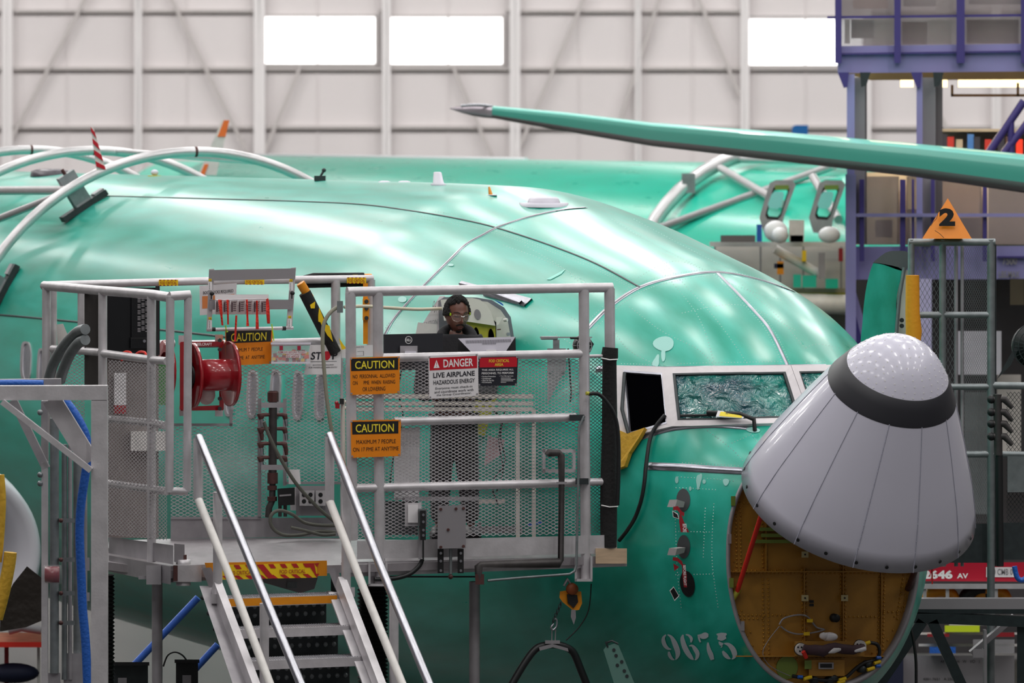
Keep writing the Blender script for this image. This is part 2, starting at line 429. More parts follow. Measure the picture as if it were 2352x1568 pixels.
def frameband(outer,inner,lift=.02,k=8):
    vs=[];fs=[];n=len(outer)
    O=[];I=[]
    for a in range(n):
        for j in range(k):
            s=j/k; b=(a+1)%n
            O.append((outer[a][0]*(1-s)+outer[b][0]*s,outer[a][1]*(1-s)+outer[b][1]*s)); I.append((inner[a][0]*(1-s)+inner[b][0]*s,inner[a][1]*(1-s)+inner[b][1]*s))
    m=len(O)
    for o_,i_ in zip(O,I): vs+=[hit(*o_,0.0),hit(*o_,lift),hit(*i_,lift),hit(*i_,0.0)]
    for a in range(m):
        b=(a+1)%m
        for c in range(3): fs.append((a*4+c,a*4+c+1,b*4+c+1,b*4+c))
    return MB().add(vs,fs)
def blob(cx,cy,rx,ry,lift=.003,rot=0,n=18,wob=0.0):
    vs=[hit(cx,cy,lift)]
    for k in range(n):
        a=2*math.pi*k/n; f=1+wob*math.sin(3*a+cx); dx=rx*f*math.cos(a);dy=ry*f*math.sin(a)
        vs.append(hit(cx+dx*math.cos(rot)-dy*math.sin(rot),cy+dx*math.sin(rot)+dy*math.cos(rot),lift))
    return MB().add(vs,[(0,1+k,1+(k+1)%n) for k in range(n)],True)
def poly(pts,lift=.003):
    c=(sum(p[0] for p in pts)/len(pts),sum(p[1] for p in pts)/len(pts)); pts=densify(list(pts)+[pts[0]],8)[:-1]
    n=len(pts); vs=[hit(*c,lift)]+[hit(*p,lift) for p in pts]; return MB().add(vs,[(0,1+k,1+(k+1)%n) for k in range(n)],True)
# seams
seams=[([(1345,477),(1292,482),(1223,496),(1173,511),(1140,523),(1112,538),(1071,561),(1030,600),(985,645),(940,692),(900,740),(870,800)],.035,bare),
 ([(200,449),(500,457),(700,463),(835,470),(950,485),(1050,502),(1140,523),(1260,562),(1370,606),(1470,660)],.012,darkst),
 ([(1350,755),(1400,705),(1470,660),(1550,637),(1645,625),(1740,641),(1820,668)],.045,bare),
 ([(1646,625),(1700,680),(1731,713),(1770,760),(1810,842)],.022,bare),
 ([(0,723),(92,731),(367,757),(442,765),(560,778)],.015,darkst),
 ([(1490,1070),(1560,1073),(1640,1078),(1712,1082)],.05,bare),
 ([(1370,848),(1425,846),(1530,848)],.045,bare),([(1530,848),(1620,846),(1720,845),(1814,843),(1900,842)],.045,bare),
 ([(1425,1012),(1470,1006),(1545,985),(1640,978),(1730,985)],.03,bare)]
for k,(p,w,m) in enumerate(seams):
    ribbon(p,w,.004).out('seam_strip',m,AP)
    if w>.03: ribbon([(x,y+1) for x,y in p],.006,.006).out('seam_joint',darkst,AP)
# rivet rows
rv=MB(); rd=MB()
def rivets(mb,path,step=6.0,r=.0045,smooth=True):
    pts=smoothpath(path,8) if len(path)>2 and smooth else path
    acc=[];d=0;last=pts[0]
    for q in densify(pts,1.0):
        d+=math.hypot(q[0]-last[0],q[1]-last[1]); last=q
        if d>=step:
            d=0; p,n=hitn(*q); x=n.orthogonal().normalized(); y=n.cross(x)
            vs=[p+n*.003]+[p+(x*math.cos(a)+y*math.sin(a))*r for a in (0,1.26,2.51,3.77,5.03)]
            mb.add(vs,[(0,1+k,1+(k+1)%5) for k in range(5)])
for dx,dy in ((-10,6),(12,-6)):
    rivets(rv,[(x+dx,y+dy) for x,y in seams[0][0][2:]]); rivets(rv,[(x+dx,y-dy) for x,y in seams[2][0]])
for dy in (-8,8,14): rivets(rv,[(x,y+dy) for x,y in seams[1][0][4:]])
for dx in (-9,9): rivets(rv,[(x+dx,y) for x,y in seams[3][0]])
for p in ([(1460,640),(1560,600),(1700,660),(1800,690)],[(1480,560),(1560,640),(1650,740),(1720,840)],[(1500,600),(1600,720),(1640,830)],[(1560,720),(1700,700),(1830,760)],
          [(1400,740),(1440,800),(1500,835)],[(1440,700),(1520,760),(1600,800),(1640,838)],[(1550,835),(1680,832),(1800,830)],[(1420,835),(1530,838)],[(1845,800),(1880,790),(1930,800)],
          [(1845,832),(1900,830)],[(1700,650),(1780,720),(1850,800)],[(1350,520),(1450,580),(1530,620)],[(1400,500),(1500,560),(1600,610)],[(1450,500),(1600,580),(1700,630)],
          [(1620,985),(1680,1030),(1712,1065)],[(1675,1020),(1720,1000)],[(1720,990),(1740,1015)],[(1560,1062),(1640,1066),(1700,1070)],[(1550,1095),(1640,1100),(1690,1105)],
          [(1545,1120),(1600,1122),(1650,1125)],[(1550,1150),(1555,1300),(1565,1400)],[(1640,1150),(1635,1280),(1650,1400)],[(1620,1160),(1615,1280)],[(1545,1220),(1640,1222)],[(1545,1320),(1640,1318)],
          [(1200,560),(1300,620),(1340,660)],[(1100,640),(1250,690),(1330,740)],[(950,640),(1050,660)],[(1230,740),(1330,800)],[(1150,560),(1280,610),(1380,670)]):
    rivets(rv,p,7)
rivets(rd,[(1540,856),(1620,855),(1805,852)],9,.006); rivets(rd,[(1537,865),(1547,975)],12,.006); rivets(rd,[(1560,975),(1700,970)],12,.006); rivets(rd,[(1835,858),(1890,858)],9,.006)
rivets(rd,[(1421,860),(1419,950)],12,.006); rivets(rd,[(1445,850),(1515,856)],12,.006)
o=rv.out('rivet_rows',mat('rivet_metal',S(170,200,196),.35,.6),AP); o['kind']='stuff'
o=rd.out('frame_screws',darkst,AP); o['kind']='stuff'
# cockpit windows
film=mat('window_film', S(20,120,118), .08, coat=1.0)
def filmfix(m):
    nt=m.node_tree;b=nt.nodes['Principled BSDF']; tc=nt.nodes.new('ShaderNodeTexCoord')
    v=nt.nodes.new('ShaderNodeTexNoise'); v.inputs['Scale'].default_value=11; v.inputs['Detail'].default_value=4; v.inputs['Distortion'].default_value=.6
    nt.links.new(tc.outputs['Object'],v.inputs['Vector']); bp=nt.nodes.new('ShaderNodeBump'); bp.inputs['Strength'].default_value=1; bp.inputs['Distance'].default_value=.1
    nt.links.new(v.outputs['Fac'],bp.inputs['Height']); nt.links.new(bp.outputs[0],b.inputs['Normal']); nt.links.new(bp.outputs[0],b.inputs['Coat Normal'])
    w=nt.nodes.new('ShaderNodeTexNoise'); w.inputs['Scale'].default_value=3; r=nt.nodes.new('ShaderNodeValToRGB')
    r.color_ramp.elements[0].position=.35; r.color_ramp.elements[0].color=(*S(6,62,80),1); r.color_ramp.elements[1].position=.65; r.color_ramp.elements[1].color=(*S(30,140,125),1)
    nt.links.new(tc.outputs['Object'],w.inputs['Vector']); nt.links.new(w.outputs['Fac'],r.inputs['Fac']); nt.links.new(r.outputs[0],b.inputs['Base Color'])
filmfix(film)
def window(outer,inner,pane_m,lift=.022,gasket=True,lab=None):
    f=frameband(outer,inner,lift).out('window_frame',winfr,AP)
    cx=sum(p[0] for p in inner)/4; cy=sum(p[1] for p in inner)/4
    subpart('gasket',frameband([(x+(cx-x)*-.01,y+(cy-y)*-.01) for x,y in inner],[(x+(cx-x)*.035,y+(cy-y)*.06) for x,y in inner],lift+.002),darkst if gasket else bare,f)
    p=patch(inner,14,10,.006)
    if pane_m is film:
        rr=random.Random(5)
        for v in p.v: v += AX*(.012*rr.random())
    subpart('pane',p,pane_m,f); return f
window([(1530,848),(1814,844),(1862,976),(1547,982)],[(1549,863),(1801,859),(1834,964),(1561,968)],film)
window([(1815,844),(1985,842),(2010,970),(1863,975)],[(1834,858),(1965,856),(1985,955),(1868,960)],film)
voidm=mat('dark_cockpit',S(4,4,6),.9,spec=0)
window([(1420,843),(1530,848),(1547,982),(1424,1012)],[(1437,855),(1523,862),(1535,976),(1450,1000)],voidm,gasket=False)
MB().tube([hit(1450,1000,.03),hit(1436,945,.035),hit(1440,862,.03)],.012,8).out('window_rail',darkst,AP)
patch([(1395,850),(1419,848),(1417,1005),(1395,1010)],3,8,.012).out('window_post',winfr,AP)
mb=MB().tube([hit(1568,961,.035),hit(1650,960,.04),hit(1700,966,.05)],.009,6); mb.tube([hit(1625,955,.05),hit(1700,966,.07),hit(1732,978,.06),hit(1734,990,.0)],.014,6); mb.out('wiper',blk,AP)
# bare patches and masks
for b_ in ((1525,790,24,17,0,.05),(1524,815,5,16,0,0),(1508,830,7,14,.3,.2),(1555,1102,4,8,0,0),(1606,1104,6,18,.15,.2),(1618,1106,4,5,0,0),(1668,1107,7,8,0,.1),(1586,1122,3,5,0,0),(1036,609,7,3,0,0),(925,688,10,7,0,0),(1405,1130,12,20,0,.2),(1730,988,16,6,.1,0)):
    blob(*b_[:4],lift=.004,rot=b_[4],wob=b_[5]).out('bare_patch',mat('sanded_patch_%d'%b_[0],S(150,205,196),.4,.1),AP)
for c in ((1170,1155,16,26),(1570,1148,16,26),(1571,1255,15,27)):
    if c[0]>1500: blob(*c,lift=.004).out('static_port_plate',mat('port_plate_%d'%c[1],S(92,96,98),.45,.5),AP)
o=blob(1580,1340,17,30,.006,rot=-.15).out('vane_disc',blk,AP)
# serial number, stencilled
def strk(mb,pts,ws):
    vs=[];P_=smoothpath([(*p,w) for p,w in zip(pts,ws)],5)
    for i,(x,y,w) in enumerate(P_):
        a=P_[max(0,i-1)];b=P_[min(len(P_)-1,i+1)]; dx,dy=b[0]-a[0],b[1]-a[1]; l=math.hypot(dx,dy) or 1
        nx,ny=-dy/l*w/2,dx/l*w/2; vs+=[hit(x-nx,y-ny,.005),hit(x+nx,y+ny,.005)]
    mb.add(vs,[(2*i,2*i+1,2*i+3,2*i+2) for i in range(len(P_)-1)])
sn=MB()
def q4(px,py): return (1500+px/3.732,1120+py/3.733)
for pts,ws in (
  ([(115,1255),(95,1280),(93,1310),(105,1345),(130,1372),(160,1380)],[8,24,34,34,24,8]),
  ([(128,1255),(160,1275),(190,1330),(215,1400),(212,1440),(197,1470)],[8,24,44,44,30,6]),
  ([(140,1400),(145,1430),(165,1460),(188,1470)],[16,28,22,6]),
  ([(262,1255),(255,1290),(270,1350),(300,1410),(330,1450),(352,1470)],[10,34,44,44,32,6]),
  ([(283,1255),(310,1262),(332,1290),(328,1322)],[8,18,26,12]),
  ([(312,1352),(340,1350),(365,1380),(385,1420),(375,1460),(360,1470)],[8,20,36,36,20,6]),
  ([(390,1255),(398,1290),(410,1320)],[10,16,12]),
  ([(396,1262),(425,1268),(455,1262),(478,1262)],[18,46,52,26]),
  ([(475,1322),(475,1345),(482,1385),(500,1430),(512,1470)],[12,24,36,42,30]),
  ([(548,1252),(590,1258),(634,1250)],[10,40,16]),
  ([(556,1280),(590,1285),(628,1275)],[28,44,26]),
  ([(568,1315),(585,1335),(606,1330)],[8,30,8]),
  ([(585,1365),(598,1350)],[8,8]),
  ([(612,1330),(650,1340),(685,1375),(702,1420),(695,1450),(678,1465)],[8,30,44,44,24,6]),
  ([(600,1395),(620,1425),(645,1450),(668,1462)],[16,36,28,6])):
    strk(sn,[q4(*p) for p in pts],[w/3.73 for w in ws])
sn.out('serial_number',mat('stencil_white',S(205,215,220),.5),AP,label='white stencilled digits 9675')
# cabin windows with grey covers
for cx,cy,w,h in ((581,905,24,112),(634,905,24,114),(686,908,24,114),(737,910,24,112),(61,830,24,92),(96,850,18,100),(528,905,22,104)):
    n=20; out=[(cx+w/2*math.copysign(abs(math.cos(a))**.6,math.cos(a))-(math.sin(a))*6,cy-h/2*math.copysign(abs(math.sin(a))**.75,math.sin(a))) for a in [2*math.pi*k/n for k in range(n)]]
    out=[(x+ (cy-y)*.13,y) for x,y in out]
    inn=[(cx+(x-cx)*.72+2,cy+(y-cy)*.88) for x,y in out]
    f=frameband(out,inn,.012,1).out('cabin_window',alud,AP)
    c=hit(cx,cy,.005); vs=[c]+[hit(x,y,.005) for x,y in inn]
    subpart('window_cover',MB().add(vs,[(0,1+k,1+(k+1)%n) for k in range(n)]),bare,f)
# belts / straps on the brow
ribbon([(1062,655),(1110,668),(1200,700)],.03,.03,False).out('brow_rail',bare,AP)
ribbon([(1120,672),(1215,697)],.075,.015,False).out('brow_plate',bare,AP)
poly([(1255,642),(1275,632),(1300,618),(1290,630),(1265,643)],.004).out('scuff',mat('scuff_pale',S(130,215,200),.4),AP)
# antennas on the crown
def crown(x,y,lift=0): return hit(x,y,lift)
a=crown(1007,425); s_=a.y/FPX
m=MB(); 
for i,(h_,w_,d_) in enumerate(((0,.042,.1),(.01,.042,.1),(.02,.032,.09),(.085,.024,.06),(.09,.015,.05))): pass
def frust(c,secs,ax=AX,n=14):
    vs=[];fs=[]; l=AX.cross(UP)
    for h_,w_,d_,sh in secs:
        for k in range(n): an=2*math.pi*k/n; vs.append(Vector(c)+UP*h_+l*w_*math.cos(an)+AX*(d_*math.sin(an)+sh))
    for i in range(len(secs)-1):
        for k in range(n): fs.append((i*n+k,i*n+(k+1)%n,(i+1)*n+(k+1)%n,(i+1)*n+k))
    fs.append(tuple((len(secs)-1)*n+k for k in range(n))); return MB().add(vs,fs,True)
frust(a-UP*.005,[(0,.036,.14,0),(.012,.036,.14,0),(.02,.026,.1,0),(.1,.019,.07,-.02),(.105,.012,.05,-.02)]).out('vhf_antenna',plast,AP)
a=crown(1127,447); m=frust(a-UP*.005,[(0,.02,.12,0),(.006,.02,.12,0)]); m.out('probe_plate',plast,AP)
frust(a,[(0,.012,.03,0),(.055,.006,.015,-.03),(.058,.004,.01,-.03)]).out('probe',orpost,AP)
a=crown(1249,466); frust(a-UP*.01,[(-.02,.17,.25,0),(.012,.165,.24,0)]).out('antenna_base',plast,AP); frust(a,[(.0,.11,.17,0),(.03,.1,.16,0),(.042,.085,.14,0)]).out('antenna_fairing',plast,AP)
for x in (883,929):
    a=crown(x,418); frust(a-UP*.01,[(0,.045,.09,0),(.014,.04,.08,0),(.02,.02,.05,0)]).out('gps_antenna',plast,AP)
a=crown(355,404); frust(a-UP*.01,[(0,.055,.1,0),(.015,.055,.1,0)]).out('beacon_base',khaki,AP); MB().ball(a+UP*.03,.035,8,(1,1,.8)).out('beacon_lens',plast,AP)
a=crown(735,415); m=MB().box(a+UP*.02,(.09,.12,.04)); m.tube([a+UP*.03,a+UP*.08+Vector((.03,0,0))],.01,6); m.ball(a+UP*.085+Vector((.032,0,0)),.018,5); m.out('cable_clamp',darkst,AP)
a=crown(115,400); m=frust(a-UP*.02,[(0,.17,.35,0),(.05,.16,.33,0),(.07,.1,.25,0)]); m.out('satcom_blister',mat('dark_blister',S(70,62,72),.3),AP)
# nose bulkhead
TB=5.66; BK0=O0+AX*TB
def BK(x,y,off=0): return onplane(x,y,BK0+AX*off,AX)
nb=96; ring=[skinpt(TB,2*math.pi*k/nb) for k in range(nb)]; zt,zc,zb,w,e=prm(TB)
cen=BK0+Vector((0,0,CZ-zc))
gold=mat('gold_primer', S(172,122,42), .5, noise=.16, nscale=3.5, bump=.05, bscale=30)
bmb=MB().add([cen-AX*.05]+[p-AX*.05 for p in ring],[(0,1+k,1+(k+1)%nb) for k in range(nb)])
BH=bmb.out('nose_bulkhead',gold,AP)
rim=MB(); inr=[cen+(p-cen)*.965 for p in ring]
rim.add([q for p,i_ in zip(ring,inr) for q in (p-AX*.01,p+AX*.012,i_+AX*.012,i_-AX*.05)],[(a*4+c,a*4+c+1,((a+1)%nb)*4+c+1,((a+1)%nb)*4+c) for a in range(nb) for c in range(3)],True)
RM=rim.out('nose_rim',alud,AP)
OFB=-.05
def bk(x,y,off=0): return BK(x,y,OFB+off)
def inside(x,y):
    p=bk(x,y); v=(p-cen).dot(LX); z=(CZ-zc)-p.z
    h=(zc-zt) if z<0 else (zb-zc)
    return (abs(v)/w)**2.1+(abs(z)/h)**2.1<.93
rb=MB()
def brow(x0,y0,x1,y1,step=9,r=.008):
    L=math.hypot(x1-x0,y1-y0); n=int(L/step)
    for i in range(n+1):
        x=x0+(x1-x0)*i/n; y=y0+(y1-y0)*i/n
        if inside(x,y):
            p=bk(x,y); rb.lathe([(0,r),(.006,r*.8),(.009,0)],p,AX,6,False)
for a in ((1690,1155,1745,1155),(1690,1165,1692,1310),(1700,1165,1702,1310),(1750,1165,1752,1310),(1759,1165,1760,1310),(1670,1316,2110,1316),(1680,1310,1800,1310),(1752,1330,1754,1500),(1764,1330,1766,1500),
          (1842,1310,1844,1480),(1852,1310,1853,1480),(1930,1290,1932,1500),(1941,1290,1942,1500),(2020,1300,2016,1500),(2032,1300,2028,1500),(1690,1412,1840,1412),(1690,1420,1750,1420),(1941,1416,2020,1416),(2020,1405,2090,1405),
          (1755,1508,1940,1508),(1750,1513,1830,1513),(2075,1320,2060,1420),(2085,1320,2072,1430)): brow(*a)
for k in range(60):
    an=2*math.pi*(k+.5)/60; 
    for f in (.93,.89):
        p=skinpt(TB,an); p=cen+(p-cen)*f-AX*.05
        if f>.9 or k%2: rb.lathe([(0,.007),(.006,.006),(.008,0)],p,AX,6,False)
subpart('bulkhead_rivets',rb,mat('gold_rivet',S(178,128,40),.4,.3),BH)['kind']='stuff'
# stiffeners, brackets
def bkbox(nm,x0,y0,x1,y1,dep,m=gold,off=None): 
    return subpart(nm,boxp(bk,x0,y0,x1,y1,dep,dep),m,BH)
bkbox('stiffener',1665,1311,2112,1314,.035); bkbox('stiffener',1758,1150,1761,1314,.02); bkbox('stiffener',1846,1300,1849,1500,.02); bkbox('stiffener',1936,1290,1938,1500,.02); bkbox('stiffener',2024,1290,2026,1480,.02)
bkbox('shelf',1825,1472,1985,1506,.09); bkbox('shelf_lip',1690,1505,2030,1508,.05); bkbox('lower_box',1858,1515,1940,1552,.06)
for x,y in ((1849,1273),(1849,1373),(1940,1373),(1938,1276)): bkbox('bracket',x-8,y-7,x+8,y+7,.04,mat('cream_bracket_%d_%d'%(x,y),S(206,190,140),.4)); subpart('bolt_hole',MB().disc(bk(x,y,.041),AX,.006),blk,BH)
for y,x0 in ((1215,1730),(1229,1748),(1243,1722)): bkbox('rail',x0,y-4,1960,y+4,.03,gprimer)
for x,y in ((1684,1150),(1680,1338)): bkbox('hinge_lug',x-5,y-11,x+5,y+11,.07,gprimer)
for x,y in ((1676,1237),(1706,1437)): bkbox('hinge_lug',x-4,y-11,x+4,y+11,.07,alud)
subpart('blank_plate',MB().disc(bk(1807,1532,.0),AX,.075,.008,24),gprimer,BH); bkbox('dark_panel',1848,1516,1864,1536,.065,gprimer)
bkbox('vent_plate',1880,1521,1915,1536,.075,alud); bkbox('vent_opening',1884,1524,1911,1533,.077,blk)
for x,y in ((1864,1381),(1864,1389)): bkbox('placard',x-5,y-3,x+5,y+3,.004,blk)
# harness on the bulkhead
L_=[(1845,1487),(1855,1492),(1872,1492),(1890,1495),(1905,1488),(1918,1486),(1935,1490),(1960,1492),(1985,1485)]
subpart('harness_wrap',MB().tube([bk(x,y,.13) for x,y in L_],.03,10,rs=[.024,.03,.034,.036,.03,.03,.032,.03,.02]),brown,BH)
subpart('harness_bag',MB().tube([bk(x,y,.15) for x,y in ((1898,1499),(1915,1493),(1930,1490))],.02,8,rs=[.004,.02,.012]),wsign,BH)
subpart('harness_bag',MB().tube([bk(x,y,.15) for x,y in ((1948,1494),(1965,1494),(1988,1489))],.02,8,rs=[.004,.012,.014]),wsign,BH)
subpart('harness_tape',MB().tube([bk(1845,1496,.16),bk(1852,1510,.15)],.014,8),redrib,BH)
for x,y in ((1837,1490),(1973,1483)):
    subpart('antenna_connector',MB().disc(bk(x,y,.09),AX,.038,.03,20),wpaint,BH); subpart('connector_ring',MB().disc(bk(x,y,.085),AX,.042,.01,20),blk,BH)
    h=MB()
    for k in range(3): h.disc(bk(x-4+4*k,y+(5 if k==1 else -4),.121),AX,.006,.002,8)
    subpart('connector_holes',h,blk,BH)
h=smoothpath([(1790,1434),(1800,1420),(1830,1412),(1855,1416),(1875,1440),(1893,1445),(1870,1452),(1835,1456),(1810,1450),(1793,1438)],5)
subpart('wire_loop',MB().tube([bk(x,y,.03) for x,y in h],.006,6),alud,BH)
subpart('thin_wire',MB().tube([bk(x,y,.03) for x,y in smoothpath([(1790,1438),(1765,1470),(1752,1500),(1770,1530),(1815,1552)],4)],.003,5),alud,BH)
for x,y in ((1860,1425),(1853,1455)): bkbox('wire_tag',x-7,y-4,x+7,y+4,.05,ylw)
subpart('connector_plug',MB().lathe([(0,.028),(.05,.026),(.05,0)],bk(1914,1418),AX,14),blk,BH)
subpart('plastic_bag',MB().ball(bk(1905,1462,.06),.05,7,(1.1,.5,.6)).ball(bk(1892,1460,.06),.03,6,(1,.5,.8)),wsign,BH)
subpart('lower_harness',MB().tube([bk(x,y,.05) for x,y in smoothpath([(1820,1552),(1850,1557),(1900,1562),(1940,1556),(1965,1535),(1985,1522),(2010,1515),(2020,1500),(2015,1480),(1995,1475)],5)],.012,8),blk,BH)
for x,y,dx in ((1855,1557,9),(1935,1560,8),(1932,1566,8),(2000,1536,8),(2015,1521,7),(1991,1477,7)):
    subpart('wire_sleeve',MB().tube([bk(x-dx,y+2,.07),bk(x+dx,y-3,.07)],.012,8),ylw,BH)
for x,y in ((1838,1554),(2018,1510),(2017,1529)): subpart('wire_marker',MB().tube([bk(x-5,y,.075),bk(x+5,y,.075)],.011,8),blue,BH)
for x,y in ((1865,1560),(1900,1562),(1974,1535),(1988,1524),(1908,1555)): subpart('coupling',MB().lathe([(0,.025),(.06,.022),(.06,0)],bk(x,y),AX,12),darkst,BH)
# struts that hold the nose cone up
MB().tube([bk(1690,1368,.02),bk(1755,1162,.45)],.016,8).out('hold_open_strut',redrib,AP)
MB().tube([bk(1682,1375,.03),bk(1697,1352,.04)],.02,8).out('strut_foot',khaki,AP)
MB().tube([bk(2085,1352,.02),bk(2110,1290,.3)],.02,8).out('hold_open_strut',rust,AP)
# nose cone
C0=P(1972,1148,33.0); A3=Vector((.21,-.5,.84)).normalized()
rad=mat('radome_grey', S(200,198,212), .3, coat=.35, noise=.02, nscale=2)
radb=mat('radome_band', S(40,40,46), .45); capm=mat('radome_cap', S(205,203,218), .3, coat=.3)
prof=[(0,.76),(.12,.725),(.3,.66),(.45,.595),(.6,.53),(.74,.465),(.86,.408)]
sf=Vector((1,0,0)); 
RDM=MB().lathe([(0,.74)]+prof,C0,A3,96).out('nose_cone',rad,AP)
subpart('erosion_band',MB().lathe([(.855,.412),(.87,.406),(.94,.366),(1.0,.33),(1.003,.325)],C0,A3,96),radb,RDM)
caps=[(.99,.334),(1.04,.30),(1.1,.25),(1.15,.195),(1.19,.13),(1.21,.06),(1.215,0)]
subpart('erosion_cap',MB().lathe(caps,C0,A3,96),capm,RDM)
xr=A3.orthogonal().normalized(); yr=A3.cross(xr)
def conept(a,d,lift=0):
    pr=prof+[(.94,.366),(1.0,.33)]
    r=hermite([p[0] for p in pr],[p[1] for p in pr],d); 
    return C0+A3*d+(xr*math.cos(a)+yr*math.sin(a))*(r+lift)
cam_az=math.atan2((CAMP-C0).dot(yr),(CAMP-C0).dot(xr))
for k in range(12):
    a=cam_az+(k+.22)*math.pi/6
    m=MB().tube([conept(a,d,.0) for d in [i*.86/10 for i in range(11)]],.0035,6)
    for i in range(24): m.ball(conept(a,.02+i*.035),.0045,3)
    subpart('lightning_strip',m,mat('strip_%d'%k,S(165,165,180),.4),RDM)
for k in range(24):
    a=cam_az+(k+.5)*math.pi/12; p=conept(a,.035,-.002); subpart('rim_hole',MB().disc(p,(p-C0-A3*.035).normalized(),.012,.005,8),blk,RDM)
dots=MB()
for j,(d,r) in enumerate([(c[0],c[1]) for c in caps[1:-1]]+[(1.015,.318),(1.07,.276),(1.125,.224)]):
    n=max(6,int(r*100))
    for k in range(n):
        a=2*math.pi*(k+.5*(j%2))/n; p=C0+A3*d+(xr*math.cos(a)+yr*math.sin(a))*(r+.002); nn=((xr*math.cos(a)+yr*math.sin(a))+A3*(d-.8)*2.2).normalized()
        dots.disc(p-nn*.001,nn,.0048,.0015,6)
subpart('cap_dots',dots,wink,RDM)['kind']='stuff'
# ---------------- work platform ----------------
WP=thing('work_platform','grey aluminium work platform with railings and mesh guards beside the green fuselage','platform',tuple(F(800,1320)))
def rail(fn,pts,w=24,m=alu,off=0,name='rail',T=None,lab=None): return tubep(T or WP,name,fn,pts,w,m,12,off,label=lab)
# deck
dk=[F(392,1302,.05),F(820,1296,.05),F(1405,1284,.02)]
dk=[Vector((p.x,p.y,ZD)) for p in dk]
bl=[H(1400,1272),H(1150,1252),H(960,1240),H(800,1237),H(385,1237),H(250,1241),H(245,1290)]
MB().slab([v for v in dk+bl],(0,0,-.05)).out('deck_plate',deckm,WP)
# edge beams
def edge(x0,y0,x1,y1,x2,y2,x3,y3,fn,name,m,dep=.05,off=0): return panel(fn,[(x0,y0),(x1,y1),(x2,y2),(x3,y3)],dep,off).out(name,m,WP)
edge(783,1291,1440,1276,1440,1300,783,1325,F,'edge_beam',alu,.08)
edge(380,1300,520,1294,520,1330,380,1338,F,'edge_beam',alud,.08)
edge(820,1242,1405,1228,1405,1270,820,1284,F,'toe_board',alu,.02,.03)
edge(392,1190,800,1188,800,1232,392,1236,B,'toe_board',alud,.02)
edge(392,1236,800,1234,800,1240,392,1242,B,'toe_board_lip',alud,.06,.02)
edge(250,1232,398,1252,398,1296,250,1270,SP,'toe_board',alud,.02,.02)
edge(250,1275,392,1300,392,1342,250,1312,SP,'edge_beam',alud,.1)
panel(F,[(400,1248),(424,1250),(424,1295),(400,1290)],.3,.02).out('end_plate',graysign,WP)
# front gate rails and posts
rail(F,[(797,670),(1100,665),(1406,660)],23)
for x,y0,y1 in ((805,672,1240),(868,672,1340),(1341,666,1334),(1400,662,1265)): rail(F,[(x,y0),(x+2,(y0+y1)/2),(x+5,y1)],25,name='post')
rail(F,[(870,822),(1340,812)],21); rail(F,[(905,968),(1322,958)],20); rail(F,[(812,1121),(1100,1114),(1330,1108)],20); rail(F,[(1345,1107),(1392,1106)],18)
rail(F,[(1345,818),(1392,817)],8,name='mesh_frame')
for x0,x1,y0,y1 in ((846,890,1290,1346),(1320,1361,1277,1335)):
    s=boxp(F,x0,y0,x0+5,y1,.1,.07); s2=boxp(F,x1-5,y0,x1,y1,.1,.07); s3=boxp(F,x0,y1-6,x1,y1,.1,.07); s4=boxp(F,x0,y0,x1,y1,.01,-.03)
    for q in (s2,s3,s4): s.add(q.v,q.f)
    s.out('post_socket',alu,WP)
for x0,y0,x1,y1 in ((1322,1098,1352,1112),(1308,952,1342,966)): boxp(F,x0,y0,x1,y1,.05,.07).out('clamp',darkst,WP)
# mesh guards
xmesh(F,[(812,835),(1332,824),(1332,1226),(812,1236)],15.3,8.1,2.0,-.03).out('mesh_guard',alu,WP)
xmesh(F,[(1348,822),(1386,821),(1386,1224),(1348,1226)],9,8.1,1.8,-.05).out('mesh_guard',galv,WP)
xmesh(B,[(392,978),(596,978),(596,1188),(392,1190)],15.3,8.3,1.7).out('mesh_guard',alu,WP)
xmesh(B,[(530,806),(598,806),(598,976),(530,976)],15.3,8.3,1.7).out('mesh_guard',alu,WP)
xmesh(B,[(655,864),(795,864),(795,1110),(655,1112)],15.3,8.3,1.7).out('mesh_guard',alu,WP)
xmesh(B,[(598,806),(795,806),(795,862),(598,862)],15.3,8.3,1.7).out('mesh_guard',alu,WP)
xmesh(B,[(598,864),(612,864),(612,1188),(598,1188)],14,8.3,1.7).out('mesh_guard',alu,WP)
for q in (rect(592,915,600,1190),rect(650,915,658,1115),rect(398,972,534,978),rect(527,940,534,978),rect(392,1186,600,1192),rect(655,1106,790,1112)):
    panel(B,q,.01,.01).out('mesh_frame',alud,WP)
xmesh(SP,[(249,826),(384,842),(384,1240),(249,1228)],8.4,8.8,2.2,-.02).out('mesh_guard',alu,WP)
xmesh(B,[(135,800),(195,800),(195,965),(135,965)],12,8,1.7,-.1).out('mesh_guard',alu,WP)
# left bay rails
rail(SP,[(102,656),(230,667),(348,676),(392,683)],22); rail(F,[(390,680),(436,677)],22,off=.04)
for x,y0,y1 in ((107,652,1000),(236,668,885),(348,676,1290)): rail(SP,[(x,y0),(x,y1)],21,name='post')
rail(B,[(121,660),(121,1000)],20,name='post'); rail(B,[(187,658),(187,800)],18,name='post')
rail(F,[(391,680),(389,1130)],20,name='post',off=.04); rail(F,[(432,677),(430,1128)],19,name='post',off=.04); rail(F,[(389,1127),(430,1129)],18,off=.04)
rail(SP,[(121,801),(232,809)],18); rail(SP,[(236,811),(348,826),(384,829)],18); rail(SP,[(249,962),(348,971),(380,977)],18); rail(SP,[(249,1110),(348,1123),(384,1128)],18)
